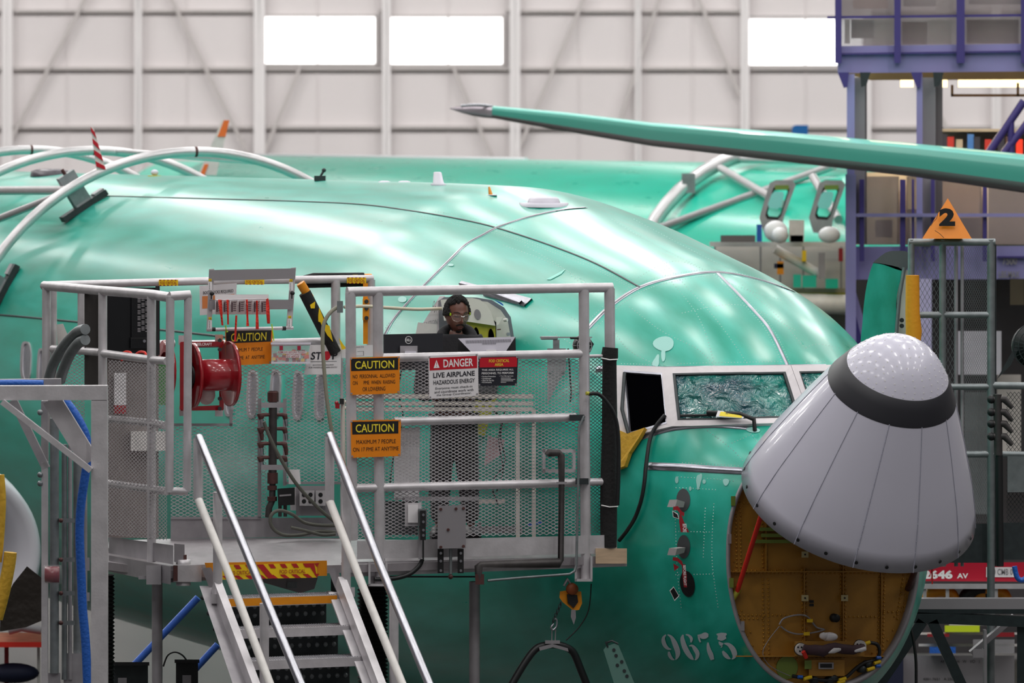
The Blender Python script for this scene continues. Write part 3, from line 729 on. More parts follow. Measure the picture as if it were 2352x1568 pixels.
# back rail
rail(B,[(100,655),(480,645),(856,640)],19)
rail(B,[(358,790),(400,788)],18,off=.0); rail(B,[(430,790),(560,788),(772,783)],18)
rail(B,[(771,645),(771,800)],22,name='post'); rail(B,[(852,642),(852,800)],20,name='post'); rail(B,[(785,800),(785,1188)],7,name='post')
for x in (385,583,817):
    q=rect(x-20,642-(x-385)*.012,x+24,656-(x-385)*.012); s=panel(B,q,.002,.032).out('tape_label',ylw,WP)
    mb=MB(); text_on(mb,B,q,'FOD CRITICAL',.06,.3,.94,.75,.01,.036); subpart('tape_lettering',mb,red,s)
    mb=MB()
    for k in range(5):
        for v in (0,.86): sq=sub(q,.03+k*.2,v,.12+k*.2,v+.14); mb.add([B(a,b,.034) for a,b in sq],[(0,1,2,3)])
    subpart('tape_stripes',mb,red,s)
# posts to the floor, sleeves
def legp(x,y0,d,w,name='support_leg',m=alud):
    a=P(x,y0,d); return MB().tube([a,Vector((a.x,a.y,.0))],w/2*d/FPX,14).out(name,m,WP)
legp(361,1330,32.6,25); legp(1090,1335,33.4,25)
boxp(F,336,1298,370,1342,.1,.12).out('post_socket',alud,WP); boxp(F,318,1322,372,1330,.12,.1).out('bracket_plate',alud,WP)
m=boxp(F,398,1298,463,1336,.12,.06).out('hinge_block',alu,WP); boxp(F,398,1298,408,1334,.02,.07).out('hinge_plate',rust,WP)
for y in (1292,1340): MB().lathe([(0,.045),(.03,.045),(.03,0)],F(421,y,.0)-UP*.01,UP,18).out('hinge_washer',alu,WP)
MB().lathe([(0,.022),(.03,.022),(.03,0)],F(421,1285,.0),UP,6,False).out('hinge_bolt',rust,WP)
boxp(F,1368,1259,1440,1294,.25,.04).out('wood_block',wood,WP)
boxp(F,880,1322,1110,1326,.3,-.05).out('cross_bar',darkst,WP)
# bellows of the lifting screws
def bellows(x,y0,y1,w,d,name):
    mb=MB(); a=P(x,y0,d); b=P(x,y1,d); n=int((y1-y0)/9); R=w/2*d/FPX; pr=[]
    for i in range(n): pr+= [(i*(a.z-b.z)/n,R),((i+.5)*(a.z-b.z)/n,R*.8)]
    mb.lathe(pr,a,-UP,20,False); return solo(name,*(('black pleated bellows column under the platform by the stairs','bellows') if x>500 else ('black pleated bellows column at the left edge, beside the aluminium post','bellows')),mb,foam)
bellows(856,1345,1700,72,34.4,'bellows_column'); bellows(240,1320,1700,48,33.6,'bellows_column')
# ---------------- stairs ----------------
STR=thing('stairway','aluminium stairs with perforated treads and bright handrails leading up to the platform','stairs',tuple(H(650,1340,0.0)))
s0=ST(1290)
nst=5
for k in range(nst):
    y=1374+k*72; x0=520+k*27; x1=774+k*27; o_=.24+.2*k
    a=F(x0,y,o_); b=F(x1,y-12,o_); b.z=a.z; 
    r=AX*(-.2); t=MB(); th_=.055
    t.hexa([a,b,b-UP*th_,a-UP*th_],[a+r,b+r,b+r-UP*.03,a+r-UP*.03])
    T_=t.out('tread',alu,STR)
    m=MB()
    u=(b-a)
    for i in range(46):
        for j in range(5):
            p=a+u*((i+.5*(j%2)+.25)/46)+r*((j+.5)/5); m.lathe([(0,.0065),(.004,.005),(.005,0)],p,UP,5,False)
    subpart('tread_buttons',m,chrome,T_)['kind']='stuff'
    if k==0: subpart('nosing',MB().hexa([p+AX*.003 for p in (a-UP*.004,b-UP*.004,b-UP*.05,a-UP*.05)],[p+AX*.001 for p in (a-UP*.004,b-UP*.004,b-UP*.05,a-UP*.05)]),orpost,T_)
    for e,sg in ((a,-1),(b,1)): subpart('tread_end',MB().bar(e-UP*.028+u.normalized()*sg*.012,e-UP*.028+r+u.normalized()*sg*.012,.02,.07),alud,T_)
    # dimpled riser sheet behind
    rz=.175
    m=MB().hexa([a+r*1.02-UP*.03,b+r*1.02-UP*.03,b+r*1.02-UP*(rz+.06),a+r*1.02-UP*(rz+.06)],[a+r*1.1-UP*.03,b+r*1.1-UP*.03,b+r*1.1-UP*(rz+.06),a+r*1.1-UP*(rz+.06)])
    RP=m.out('riser_plate',darkst,STR); dm=MB()
    for i in range(13):
        for j in range(2): dm.ball(a+r*1.02+u*((i+.5)/13)-UP*(.075+j*.055),.016,4,(1,.4,1))
    subpart('riser_dimples',dm,galv,RP)['kind']='stuff'
yq=[F(475,1300,.16),F(755,1290,.16)]
EB=panel(F,[(470,1292),(751,1287),(751,1322),(480,1328)],.03,.14).out('edge_cover',orpost,STR)
q=[(508,1297),(728,1292),(728,1326),(508,1331)]
T_=panel(F,q,.002,.146).out('warning_tape',ylw,STR)
mb=MB()
for i in range(9):
    for v0,v1 in ((0.02,.3),(.74,1.0)):
        u0=.0+i*.12; sh=.03 if v0<.5 else .05
        if i in (2,3,8) and v0<.5 and i!=8: pass
        sq=[inq(q,u0+.01,v0),inq(q,u0+.065,v0),inq(q,min(1,u0+.065+sh),v1),inq(q,min(1,u0+.01+sh),v1)]
        mb.add([F(a,b,.149) for a,b in sq],[(0,1,2,3)])
for u0 in (.37,.9):
    sq=[inq(q,u0,.02),inq(q,min(1,u0+.07),.02),inq(q,min(1,u0+.19),.98),inq(q,min(1,u0+.12),.98)]; mb.add([F(a,b,.150) for a,b in sq],[(0,1,2,3)])
subpart('tape_stripes',mb,mat('tape_red',S(178,34,34),.5),T_)
mb=MB(); text_on(mb,F,q,'FOD CRITICAL',.07,.42,.33,.68,.012,.152); text_on(mb,F,q,'FOD CRITICAL',.61,.42,.88,.68,.012,.152); subpart('tape_lettering',mb,mat('tape_red2',S(160,40,30),.5),T_)
# stringers
def stringer(xa,ya,xb,yb,w,o0,name='stringer'):
    a=F(xa,ya,o0); b=F(xb,yb,o0+(yb-ya)/72*.2)
    m=MB().bar(a,b,.085,.05,up=LX); m.bar(a-UP*.07-AX*.03,b-UP*.07-AX*.03,.012,.14,up=LX); return m.out(name,alu,STR)
stringer(497,1345,612,1650,0,.22); stringer(782,1335,905,1660,0,.22)
panel(ST(1345),[(458,1345),(486,1345),(600,1650),(562,1650)],.012,.16).out('side_plate',alud,STR)
m=MB()
for i in range(8):
    for sgn in (0,1):
        p=F(466+i*14+sgn*17,1372+i*36,.20+i*.1); m.ball(p,.016,4)
m.out('stair_bolts',darkst,STR)['kind']='stuff'
for x0 in (463,752):
    panel(F,[(x0,1304),(x0+22,1303),(x0+44,1360),(x0+22,1362)],.015,.17).out('hanger_bracket',alud,STR)
# handrails
def hr(pts,w,m,y0=1003,o0=.12,name='handrail'):
    q=[F(x,y,o0+(y-y0)/72*.2) for x,y in pts]; MB().tube(q,w/2*q[0].y/FPX,14).out(name,m,STR)
hr([(456,1003),(575,1290),(700,1592)],20,chrome); hr([(757,998),(870,1290),(995,1592)],20,chrome)
hr([(455,1145),(530,1330),(635,1610)],19,wpaint,1145,.12,'lower_rail'); hr([(757,1150),(835,1350),(940,1610)],19,wpaint,1150,.12,'lower_rail')
def vpost(x,y0,y1,off,w=22,m=alu):
    a=F(x,y0,off); b=F(x,y1,off); b.x=a.x;b.y=a.y; MB().tube([a,b],w/2*a.y/FPX,12).out('handrail_post',m,STR)
vpost(455,1008,1145,.12); vpost(500,1130,1368,.24); vpost(607,1385,1640,.75); vpost(757,1003,1150,.12); vpost(795,1100,1352,.24); vpost(905,1370,1640,.75)
for x,y,o_ in ((500,1372,.24),(797,1356,.24)): boxp(F,x-14,y-8,x+18,y+14,.1,o_+.06).out('post_base',alu,STR)
# ---------------- signs ----------------
SIGN=S
def sign(name,label,quad,fn,off,bg,items,group=None,cat='sign',dep=.004,screws=True):
    c=inq(quad,.5,1); T=thing(name,label,cat,tuple(fn(*c,off)),group)
    pm=panel(fn,quad,dep,off).out('sign_plate',bg,T)
    by={}
    for it in items:
        if it[0]=='r': _,m,u0,v0,u1,v1=it; by.setdefault((m.name,'field'),(m,MB()))[1].add([fn(a,b,off+.001) for a,b in sub(quad,u0,v0,u1,v1)],[(0,1,2,3)])
        elif it[0]=='t': _,m,tx,u0,v0,u1,v1=it[:7]; text_on(by.setdefault((m.name,'lettering'),(m,MB()))[1],fn,quad,tx,u0,v0,u1,v1,it[7] if len(it)>7 else .015,off+.002)
        elif it[0]=='p': _,m,pts=it; by.setdefault((m.name,'emblem'),(m,MB()))[1].add([fn(*inq(quad,u,v),off+.0025) for u,v in pts],[tuple(range(len(pts)))])
        elif it[0]=='q': _,m,pts=it; by.setdefault((m.name,'emblem_mark'),(m,MB()))[1].add([fn(*inq(quad,u,v),off+.003) for u,v in pts],[tuple(range(len(pts)))])
    for (mn,nm),(m,mb) in by.items(): mb.out(nm,m,T,recalc=False)
    if screws:
        for u,v in ((.02,.03),(.97,.03),(.02,.96),(.97,.96)): MB().disc(fn(*inq(quad,u,v),off),AX,.006,.003,10).out('screw',alud,T)
    return T
sign('caution_sign','orange caution sign about raising or lowering, upper one on the gate',[(804,821),(918,818),(918,903),(805,907)],F,.06,orange,
  [('r',blk,.02,.03,.97,.36),('t',ylwink,'CAUTION',.1,.1,.89,.31,.012),('t',blk,'NO  PERSONNAL  ALLOWED',.05,.46,.91,.56,.0),('t',blk,'ON      PME  WHEN  RAISING',.05,.63,.91,.73,.0),('t',blk,'OR LOWERING',.25,.8,.71,.91,.0)])
sign('caution_sign','orange caution sign reading maximum 7 people on 17 PME, lower one on the gate',[(805,965),(921,963),(920,1047),(807,1051)],F,.06,orange,
  [('r',blk,.03,.04,.95,.38),('t',ylwink,'CAUTION',.1,.11,.86,.33,.012),('t',blk,'MAXIMUM 7 PEOPLE',.11,.53,.9,.64,.0),('t',blk,'ON 17 PME AT ANYTIME',.04,.73,.96,.84,.0)])
sign('caution_sign','orange caution sign hanging behind the red reel, partly hidden by a red ribbon',[(517,758),(627,754),(623,835),(519,840)],B,.15,orange,
  [('r',blk,.02,.03,.97,.37),('t',ylwink,'CAUTION',.12,.1,.87,.33,.012),('t',blk,'MAXIMUM 7  PEOPLE',.12,.52,.8,.62,.0),('t',blk,'ON 17 PME  AT  ANYTIME',.05,.74,.85,.84,.0)])
sign('danger_sign','white sign with red danger header about a live airplane, hung on the gate rail',[(984,817),(1098,812),(1099,908),(986,916)],F,.06,wsign,
  [('r',dred,.02,.05,.98,.34),('t',wink,'DANGER',.3,.1,.9,.29,.02),('t',navy,'LIVE AIRPLANE',.09,.4,.93,.52,.02),('t',navy,'HAZARDOUS ENERGY',.09,.58,.93,.68,.012),
   ('t',navy,'Everyone must check-in',.13,.74,.88,.81,.005),('t',navy,'and coordinate work with',.11,.82,.9,.88,.005),('t',navy,'the Group Coordinator.',.15,.9,.86,.96,.005),
   ('p',wink,[(.16,.1),(.22,.29),(.1,.29)]),('q',dred,[(.153,.16),(.167,.16),(.163,.23),(.157,.23)]),('q',dred,[(.154,.245),(.166,.245),(.166,.265),(.154,.265)])])
sign('notice_sign','dark sign with red and yellow FOD critical area header, right of the danger sign',[(1100,820),(1190,818),(1187,885),(1099,886)],F,.06,navy,
  [('r',dred,.02,.02,.98,.36),('t',ylwink,'FOD CRITICAL',.26,.09,.78,.19,.012),('t',ylwink,'AREA',.41,.22,.63,.32,.012),('t',wink,'THIS AREA REQUIRES ALL',.08,.42,.9,.49,.012),('t',wink,'PERSONNEL TO PERFORM',.08,.53,.9,.6,.012),
   ('t',wink,'• Product Protection',.07,.65,.44,.7,.004),('t',wink,'• Containment',.07,.72,.33,.77),('t',wink,'• Clean As You Go',.07,.79,.4,.84),('t',wink,'• Housekeeping',.07,.86,.34,.91),('t',wink,'• Tool Management',.54,.65,.9,.7,.004),
   ('r',wink,.58,.73,.84,.745),('r',wink,.58,.78,.95,.795),('r',wink,.58,.83,.9,.845),('r',wink,.58,.88,.72,.895)])
sign('stop_sign','white stop sheet with red octagon, hanging right of the clear recycling box',[(712,792),(783,791),(783,859),(698,860)],B,.13,wsign,
  [('t',navy,'ST',.1,.24,.42,.5,.02),('t',navy,'P',.74,.24,.9,.5,.02),('p',dred,[(.46,.3),(.52,.22),(.62,.22),(.68,.3),(.68,.44),(.62,.52),(.52,.52),(.46,.44)]),('t',wink,'STOP',.475,.31,.665,.43,.01),
   ('r',navy,.12,.56,.88,.575),('t',navy,'BOOTSOCKS REQUIRED',.2,.66,.8,.71,.005),('t',navy,'FOR PASSENGER CABIN ENTRY',.1,.74,.9,.79,.005)],screws=False)
sign('boot_sock_notice','white notice with orange block reading boot socks required, behind the ribbon frame',[(458,656),(544,650),(541,718),(459,724)],B,.12,wsign,
  [('t',navy,'BOOT SOCKS REQUIRED',.1,.2,.92,.32,.01),('r',orprint,.07,.36,.95,.78)],screws=False)
sign('diagram_sheet','paper sheet with a line diagram, on the mesh left of the dark monitor',[(783,794),(858,792),(858,818),(784,822)],B,.12,paper,
  [('t',graysign,'PME PARTS',.2,.08,.7,.2),('r',graysign,.3,.4,.32,.9),('r',graysign,.3,.88,.7,.9),('r',graysign,.5,.5,.7,.53),('r',graysign,.68,.5,.7,.9)],screws=False)
# ribbon frame
RF=thing('ribbon_frame','grey metal frame holding tag cards and red ribbons above the back rail','frame',tuple(B(575,755,.25)))
fo=lambda x,y,off=0: B(x,y,.22+off)
panel(fo,[(481,620),(679,616),(677,640),(480,645)],.012,.02).out('cross_plate',graysign,RF)
panel(fo,[(481,688),(674,688),(673,710),(480,711)],.012,.02).out('cross_plate',graysign,RF)
for q in ([(480,618),(492,617),(486,757),(474,758)],[(668,615),(680,614),(671,752),(657,753)]): panel(fo,q,.04).out('side_channel',alu,RF)
MB().tube([fo(475,757),fo(673,753)],.012,10).out('bottom_rod',alu,RF)
for x,y in ((490,756),(652,754)): MB().tube([fo(x-4,y),fo(x+4,y)],.014,10).out('rod_clip',blk,RF)
for x,y in ((486,674),(671,673)): MB().lathe([(0,.014),(.02,.012),(.02,0)],fo(x,y,.02),AX,12).out('knob',blk,RF); boxp(fo,x-2,y,x+1,y+13,.01,.03).out('knob_tab',blk,RF)
for x,y in ((482,640),(668,641),(482,728),(665,725)):
    boxp(fo,x-3,y,x+4,y+6,.002,.023).out('number_label',ylw,RF); t=boxp(fo,x-4,y+7,x+5,y+26,.002,.023).out('side_label',wsign,RF)
    mb=MB(); text_on(mb,fo,rect(x-4,y+7,x+5,y+26),'200 WOMEN' if 0 else 'JUNIOR',.15,.08,.5,.95,0,.026,rot=1); text_on(mb,fo,rect(x-4,y+7,x+5,y+26),'15',.2,-.28,.8,-.08,0,.026); subpart('side_lettering',mb,navy,t)
cr=thing('tag_card_rack','row of clear pockets with printed cards hanging on the grey frame','card rack',tuple(fo(555,722,.06)))
boxp(fo,494,676,617,722,.004,.04).out('back_card',wsign,cr)
for i in range(7):
    x=496+i*17.3
    c=panel(fo,[(x,691),(x+15,690),(x+14,721),(x-1,722)],.003,.06).out('pocket_card',mat('card_%d'%i,S(176,160,160),.3),cr)
    mb=MB()
    for j in range(5): mb.add([fo(a,b,.063) for a,b in rect(x+5,694+j*4.5,x+12,695.5+j*4.5)],[(0,1,2,3)])
    mb.add([fo(a,b,.063) for a,b in rect(x+1,694,x+4,716)],[(0,1,2,3)]); subpart('card_print',mb,brown,c)
MB().tube([fo(495,689,.07),fo(617,686,.07)],.004,6).out('rack_wire',alu,cr)
rl=['first','second','third','fourth','fifth','sixth']
for i,(x0,y0,x1,y1,w) in enumerate(((505,688,511,747,8),(523,688,524,745,7),(543,724,540,784,8),(567,688,569,749,8),(590,690,591,756,7),(614,685,617,743,8))):
    mb=MB(); N=8; vs=[]
    for j in range(N+1):
        s=j/N; x=x0+(x1-x0)*s; y=y0+(y1-y0)*s; ww=w*(.55+.45*math.cos(s*2.3+i))/1; ww=max(ww,w*.55)
        vs+= [fo(x-ww/2,y,.08+.02*math.sin(s*5+i)),fo(x+ww/2,y,.09+.015*math.cos(s*4+i))]
    mb.add(vs,[(2*j,2*j+1,2*j+3,2*j+2) for j in range(N)])
    mb.add([v-AX*.002 for v in vs],[(2*j+2,2*j+3,2*j+1,2*j) for j in range(N)])
    lab='short red ribbon hanging from the card rack, %s from the left'%rl[i] if i!=2 else 'lowest red ribbon, hanging across the caution sign, third from the left'
    o=solo('red_ribbon',lab,'ribbon',mb,redrib,'red ribbons on the card rack')
for x,y in ((518,755),(624,752)): MB().tube([fo(x,y-8,.03),fo(x+2,y+8,.03),fo(x+5,y+30 if x>600 else y+6,.02)],.004,5).out('cable_tie',lime,RF)
# clear recycling box
RB=thing('recycling_box','clear box of red and orange tags reading remove before flight recycling','box',tuple(B(668,834,.2)))
clear=mat('clear_plastic',(.8,.78,.82),.08,trans=.0,alpha=.28)
bo=lambda x,y,off=0: B(x,y,.26+off)
boxp(bo,623,789,713,834,.1).out('box_shell',clear,RB)
for q in (rect(622,786,714,791),rect(623,831,713,835)): panel(bo,q,.11,.005).out('box_edge',plast,RB)
lq=[(638,806),(704,806),(704,822),(638,822)]
l=panel(bo,[(638,806),(704,806),(704,811),(690,812),(690,822),(657,822),(657,812),(638,811)],.001,.004).out('box_label',wsign,RB)
mb=MB(); text_on(mb,bo,lq,'REMOVE BEFORE FLIGHT',.02,.03,.98,.28,.005,.008); text_on(mb,bo,lq,'RECYCLING',.28,.38,.76,.62,.005,.008); text_on(mb,bo,lq,'SH-49560',.3,.7,.75,.96,.005,.008); subpart('label_lettering',mb,red,l)
for x in (642,683): boxp(bo,x,794,x+8,804,.01,.01).out('latch',mat('latch_%d'%x,S(160,30,60),.4),RB)
rr=random.Random(3); gm={}
for i in range(34):
    k=rr.choice([0,0,1,2,2]); m=[mat('tag_or',S(240,90,30),.5) if 'tag_or' not in MT else MT['tag_or'],ylw,redtag][k]
    x=rr.uniform(628,708); y=rr.uniform(817,830) if rr.random()<.75 else rr.uniform(806,817)
    mb=MB().add([v for v in boxp(bo,x-4,y-4,x+4,y+3,.02,-rr.uniform(.03,.06)).v],[(0,1,2,3),(7,6,5,4),(0,4,5,1),(1,5,6,2),(2,6,7,3),(3,7,4,0)])
    gm.setdefault(m.name,(m,MB()))[1].add(mb.v,mb.f)
for k,(m,mb) in gm.items(): mb.out('loose_tags',m,RB)['kind']='stuff'
# cable reel
CR=thing('cable_reel','red metal cable reel mounted on the back rail','cable reel',tuple(B(480,940,.1)))
ux=-LX
c0=B(443,862,.22); c1=B(530,858,.22)
def rdisc(c,rad,name,m):
    mb=MB().lathe([(-.012,.09),(-.012,rad*.96),(-.018,rad),(.006,rad),(.0,rad*.96),(.0,.09)],c,ux,40,True); return mb.out(name,m,CR)
f1=rdisc(c0,.215,'reel_flange',red); f2=rdisc(c1,.215,'reel_flange',red)
MB().lathe([(0,.0),(0,.105),((c1-c0).length,.105)],c0,ux,32).out('drum',red,CR)
MB().lathe([(-.08,.025),(-.08,.03),(0,.03)],c0,ux,16).out('axle',rust,CR); MB().lathe([(-.02,.06),(-.02,.065),(0,.065)],c0,ux,16).out('bearing',blk,CR)
rq=lambda x,y,off=0: B(x,y,.24+off)
panel(rq,[(413,787),(423,784),(423,942),(413,940)],.2,.06).out('frame_side',red,CR); panel(rq,[(502,784),(514,782),(514,940),(504,942)],.06,-.2).out('frame_side',red,CR)
t=panel(rq,[(415,785),(513,784),(513,795),(415,796)],.05,-.05).out('frame_bar',red,CR); panel(rq,[(415,934),(513,930),(513,942),(415,943)],.05,-.02).out('frame_bar',red,CR)
mb=MB(); text_on(mb,rq,[(448,787),(487,787),(487,794),(448,794)],'REELCRAFT',0,.0,1,.9,.02,-.045,rot=0)
for v in mb.v: pass
subpart('maker_lettering',mb,wink,t)
for x,y in ((418,780),(502,778),(420,943),(502,944)): boxp(rq,x-8,y-10,x+10,y+12,.02,-.17).out('mount_plate',alu,CR); 
for x,y in ((504,781),(504,802),(504,915),(504,938)): MB().lathe([(0,.014),(.012,.014),(.012,0)],rq(x,y,-.0),AX,6,False).out('bolt',darkst,CR)
MB().ball(rq(474,905,-.1),.06,7,(1,.6,1.2)).out('guide_roller',wpaint,CR)
MB().lathe([(0,.12),(0,.2),(.02,.2),(.02,.0)],B(378,850,.25),ux,24).out('reel_flange',red,CR)
# black equipment cabinet in the left bay
CB=thing('equipment_cabinet','tall black equipment cabinet with vent grille inside the left railing','cabinet',tuple(H(290,1262)))
def CQ(x,y,off=0): return onplane(x,y,Vector((-2.5,33.6,0))+AX*off,AX)
boxp(CQ,232,660,364,812,.45).out('cabinet_body',blkg,CB); boxp(CQ,194,664,232,884,.4,-.03).out('cabinet_side',mat('dark_brown_side',S(42,38,36),.6),CB)
boxp(CQ,357,657,367,815,.3,.02).out('door_edge',blk,CB)
d=boxp(CQ,302,672,350,775,.01,.012).out('vent_door',blkg,CB)
mb=MB()
for i in range(24):
    for j in range(3):
        if (i+j)%4: mb.add([CQ(a,b,.015) for a,b in rect(316+j*9,682+i*3.4,323+j*9,683.6+i*3.4)],[(0,1,2,3)])
subpart('vent_slots',mb,alud,d); subpart('door_lip',boxp(CQ,300,775,352,779,.02,.02),blk,d)
boxp(CQ,300,778,352,800,.02,.02).out('drawer_front',blkg,CB); MB().disc(CQ(331,783,.02),AX,.01,.008).out('lock',chrome,CB)
boxp(CQ,236,812,364,1235,.4,-.08).out('cabinet_base',mat('dull_cabinet',S(120,110,108),.6),CB)
boxp(CQ,262,856,290,930,.002,-.05).out('door_label',wsign,CB); boxp(CQ,262,930,290,950,.002,-.05).out('door_label',redtag,CB); boxp(CQ,364,835,390,930,.05,-.1).out('side_sheet',green,CB)
boxp(CQ,300,990,395,1035,.3,0).out('lower_drawer',wpaint,CB)
for k,pts in enumerate((((196,756),(178,762),(150,790),(125,830),(112,870)),((196,780),(180,788),(160,815),(145,850),(138,875)))):
    tp=[SP(x,y,-.3) for x,y in smoothpath(pts,4)]; solo('ventilation_hose',['thick grey hose bending into the black cabinet, upper one','thick grey hose bending into the black cabinet, lower one'][k],'hose',MB().tube(tp,.034,14),galv,'grey hoses at the cabinet')
for k,x in enumerate((283,316)):
    pts=[(x-3,828),(x-4,815),(x+5,808),(x+16,809),(x+20,816)]
    solo('orange_hook',['orange hook over the mesh rail, left one of two','orange hook over the mesh rail, right one of two'][k],'hook',MB().tube([SP(a,b,.04) for a,b in smoothpath(pts,4)],.008,8),redrib,'orange hooks on the rail')
solo('white_bracket','white plastic bracket plate on the left rail post','bracket',panel(B,[(130,745),(145,743),(158,775),(145,800),(132,798)],.05,.1),wpaint)
# ---------------- things on the platform ----------------
# yellow-black foam guard and orange post
YF=thing('foam_guarded_arm','orange arm wrapped in black and yellow foam, leaning beside the back rail','guard arm',tuple(B(775,800,.3)))
yo=lambda x,y,off=0: B(x,y,.12+off)
def hz(T,pts,r,fn,nm):
    MB().tube([fn(*p) for p in pts],r,14).out(nm,foam,T)
hz(YF,[(700,672),(722,715),(770,810)],.042,yo,'foam_sleeve')
MB().tube([yo(690,650),yo(712,685)],.03,12).out('arm_tube',orpost,YF)
for q in ([(712,700),(724,692),(723,708),(714,708)],[(733,706),(742,728),(748,746),(742,755),(736,740),(731,738),(731,724)],[(741,742),(757,748),(765,785),(757,775),(752,770),(745,757)],[(778,775),(790,793),(796,800),(785,803)]):
    panel(yo,q,.004,.046).out('zigzag_mark',ylw,YF)
MB().tube([B(690,642,-.05),B(720,634,-.05),B(835,633,-.05)],.022,10).out('foam_sleeve',foam,YF); MB().tube([B(700,656,-.03),B(842,652,-.03)],.016,8).out('foam_sleeve',foam,YF)
MB().tube([B(835,633,-.05),B(853,633,-.05)],.014,8).out('arm_tube',orpost,YF); panel(B,rect(810,631,822,637),.004,-.02).out('zigzag_mark',ylw,YF)
OP=thing('orange_bracket_post','slim orange post with bolted bracket behind the gate','post',tuple(B(843,800,.08)))
boxp(B,834,650,845,790,.02,.08).out('post_bar',orpost,OP); boxp(B,833,686,848,735,.03,.1).out('bracket_plate',orpost,OP)
for y in (692,708,730): MB().lathe([(0,.014),(.014,.014),(.014,0)],B(841,y,.1),AX,6,False).out('bolt',darkst,OP)
# hoses
def hosething(lab,pts,r,m,fn,cat='hose',name='air_hose',k=6):
    return solo(name,lab,cat,MB().tube([fn(*p) for p in smoothpath(pts,k)],r,10),m)
hosething('grey hose looping over the rail and down past the stop sign',[(787,706),(772,707),(755,722),(743,748),(741,790),(744,840),(749,900),(757,960),(764,1000)],.013,mat('tan_hose',S(140,138,122),.5),lambda x,y:B(x,y,.3))
hosething('pale hose running level behind the gate towards the open door',[(790,705),(840,703),(900,707),(960,710),(1020,708)],.011,mat('pale_hose',S(200,192,170),.5),lambda x,y:B(x,y,.3))
boxp(B,774,691,788,718,.06,.32).out('hose_hook',galv,WP)
hosething('grey hose dropping from the manifold and coiled on the deck',[(606,968),(618,1000),(640,1045),(680,1110),(730,1165),(765,1195),(775,1205),(740,1206),(700,1200),(670,1180),(640,1172),(622,1185),(625,1210),(650,1228),(690,1228),(730,1220),(770,1222)],.012,mat('dark_hose',S(88,88,80),.5),lambda x,y:B(x,y,.32))
hosething('grey hose end lying flat on the deck under the coil',[(668,1211),(700,1218),(740,1228),(770,1226)],.011,MT['dark_hose'],lambda x,y:B(x,y,.4))
# air manifold
AM=thing('air_manifold','dark vertical air pipe with eight hose couplings behind the stairs','manifold',tuple(B(626,1190,.1)))
mo=lambda x,y,off=0: B(x,y,.14+off)
MB().tube([mo(627,905),mo(626,1090)],.028,14).out('riser_pipe',pipe,AM); MB().lathe([(0,.037),(.06,.037),(.07,.03)],mo(627,922),UP,8,False).out('pipe_cap',rust,AM)
MB().tube([mo(626,1085),mo(626,1110)],.036,12).out('union',rust,AM)
MB().tube([mo(*p) for p in ((626,1105),(625,1150),(618,1165),(616,1188))],.022,12).out('lower_pipe',pipe,AM)
for y in (1125,1150): MB().lathe([(0,.032),(.03,.032),(.03,.02)],mo(625,y),UP,8,False).out('union',rust,AM)
for y in (930,1073): boxp(mo,600,y-6,655,y+6,.01,.03).out('pipe_strap',alud,AM)
k=0
for y in (952,984,1018,1050):
    for sg in (-1,1):
        k+=1; x=626+sg*28
        c=MB().tube([mo(626,y),mo(x-sg*6,y),mo(x,y+2),mo(x+2,y+10)],.014,8,rs=[.011,.013,.017,.016]).out('coupling_elbow',rust,AM)
        subpart('coupling',MB().tube([mo(x+2,y+9),mo(x+3,y+15),mo(x+4,y+27)],.012,8,rs=[.013,.015,.01]),chrome if k%3 else rust,c)
# outlet boxes
OB=thing('outlet_board','grey board with outlet boxes low on the back mesh','outlet board',tuple(B(715,1185,.1)))
boxp(B,680,1115,762,1184,.02,.1).out('board',graysign,OB)
for x0,x1 in ((688,722),(725,748)):
    b=boxp(B,x0,1126,x1,1161,.05,.16).out('outlet_box',alu,OB)
    for x in ([x0+10,x0+25] if x1-x0>30 else [x0+11]):
        for y in (1136,1151): subpart('socket',MB().disc(B(x,y,.16),AX,.015,.003,14),blk,b)
DB=thing('black_box','small black wall box left of the outlet board','box',tuple(B(656,1160,.15)))
panel(B,[(637,1122),(677,1119),(677,1159),(639,1161)],.07,.2).out('box_body',blk,DB); panel(B,[(642,1136),(669,1134),(669,1138),(642,1140)],.003,.204).out('slot_label',alud,DB)
for x in (643,655): MB().tube([B(x,1160,.16),B(x,1186,.16)],.012,8).out('conduit',pipe,DB)
solo('white_card','white paper card on the back mesh above the outlet board','card',panel(B,[(662,1078),(688,1078),(691,1112),(663,1111)],.003,.05),wsign)
solo('white_card','white paper card behind the small black box','card',panel(B,[(664,1120),(681,1118),(681,1172),(667,1172)],.003,.08),wsign)
# ---------------- desk, monitors ----------------
DK=Vector((-.2,33.9,0))
def M(x,y,off=0): return onplane(x,y,Vector((-.37,33.75,0))+AX*off,AX)
DS=thing('desk','standing desk with perforated side rails behind the gate mesh','desk',tuple(M(1000,1250)))
boxp(M,815,905,1225,915,.55).out('desk_top',beige,DS); 
for y in (922,935):
    mb=boxp(M,815,y,1225,y+9,.02,.01).out('perforated_rail',beige,DS)
for x in (1185,1222): boxp(M,x,940,x+9,1242,.04,-.1).out('desk_leg',beige,DS)
for x in (870,):boxp(M,x,940,x+8,1235,.04,-.4).out('desk_leg',beige,DS)
boxp(M,930,1140,1100,1150,.3,-.1).out('foot_shelf',alud,DS)
boxp(M,1100,1146,1160,1156,.2,-.2).out('foot_plate',beige,DS)
MN=thing('monitor','black computer monitor seen from behind, left one on the desk','monitor',tuple(M(930,905,-.1)))
mq=[(861,768),(1017,765),(1018,808),(1018,828),(861,828)]
panel(M,[(859,768),(1017,765),(1019,850),(859,850)],.03,-.05).out('monitor_back',mat('monitor_black',S(36,36,42),.35),MN)
r=MB(); cc=M(938.5,780.5,-.045)
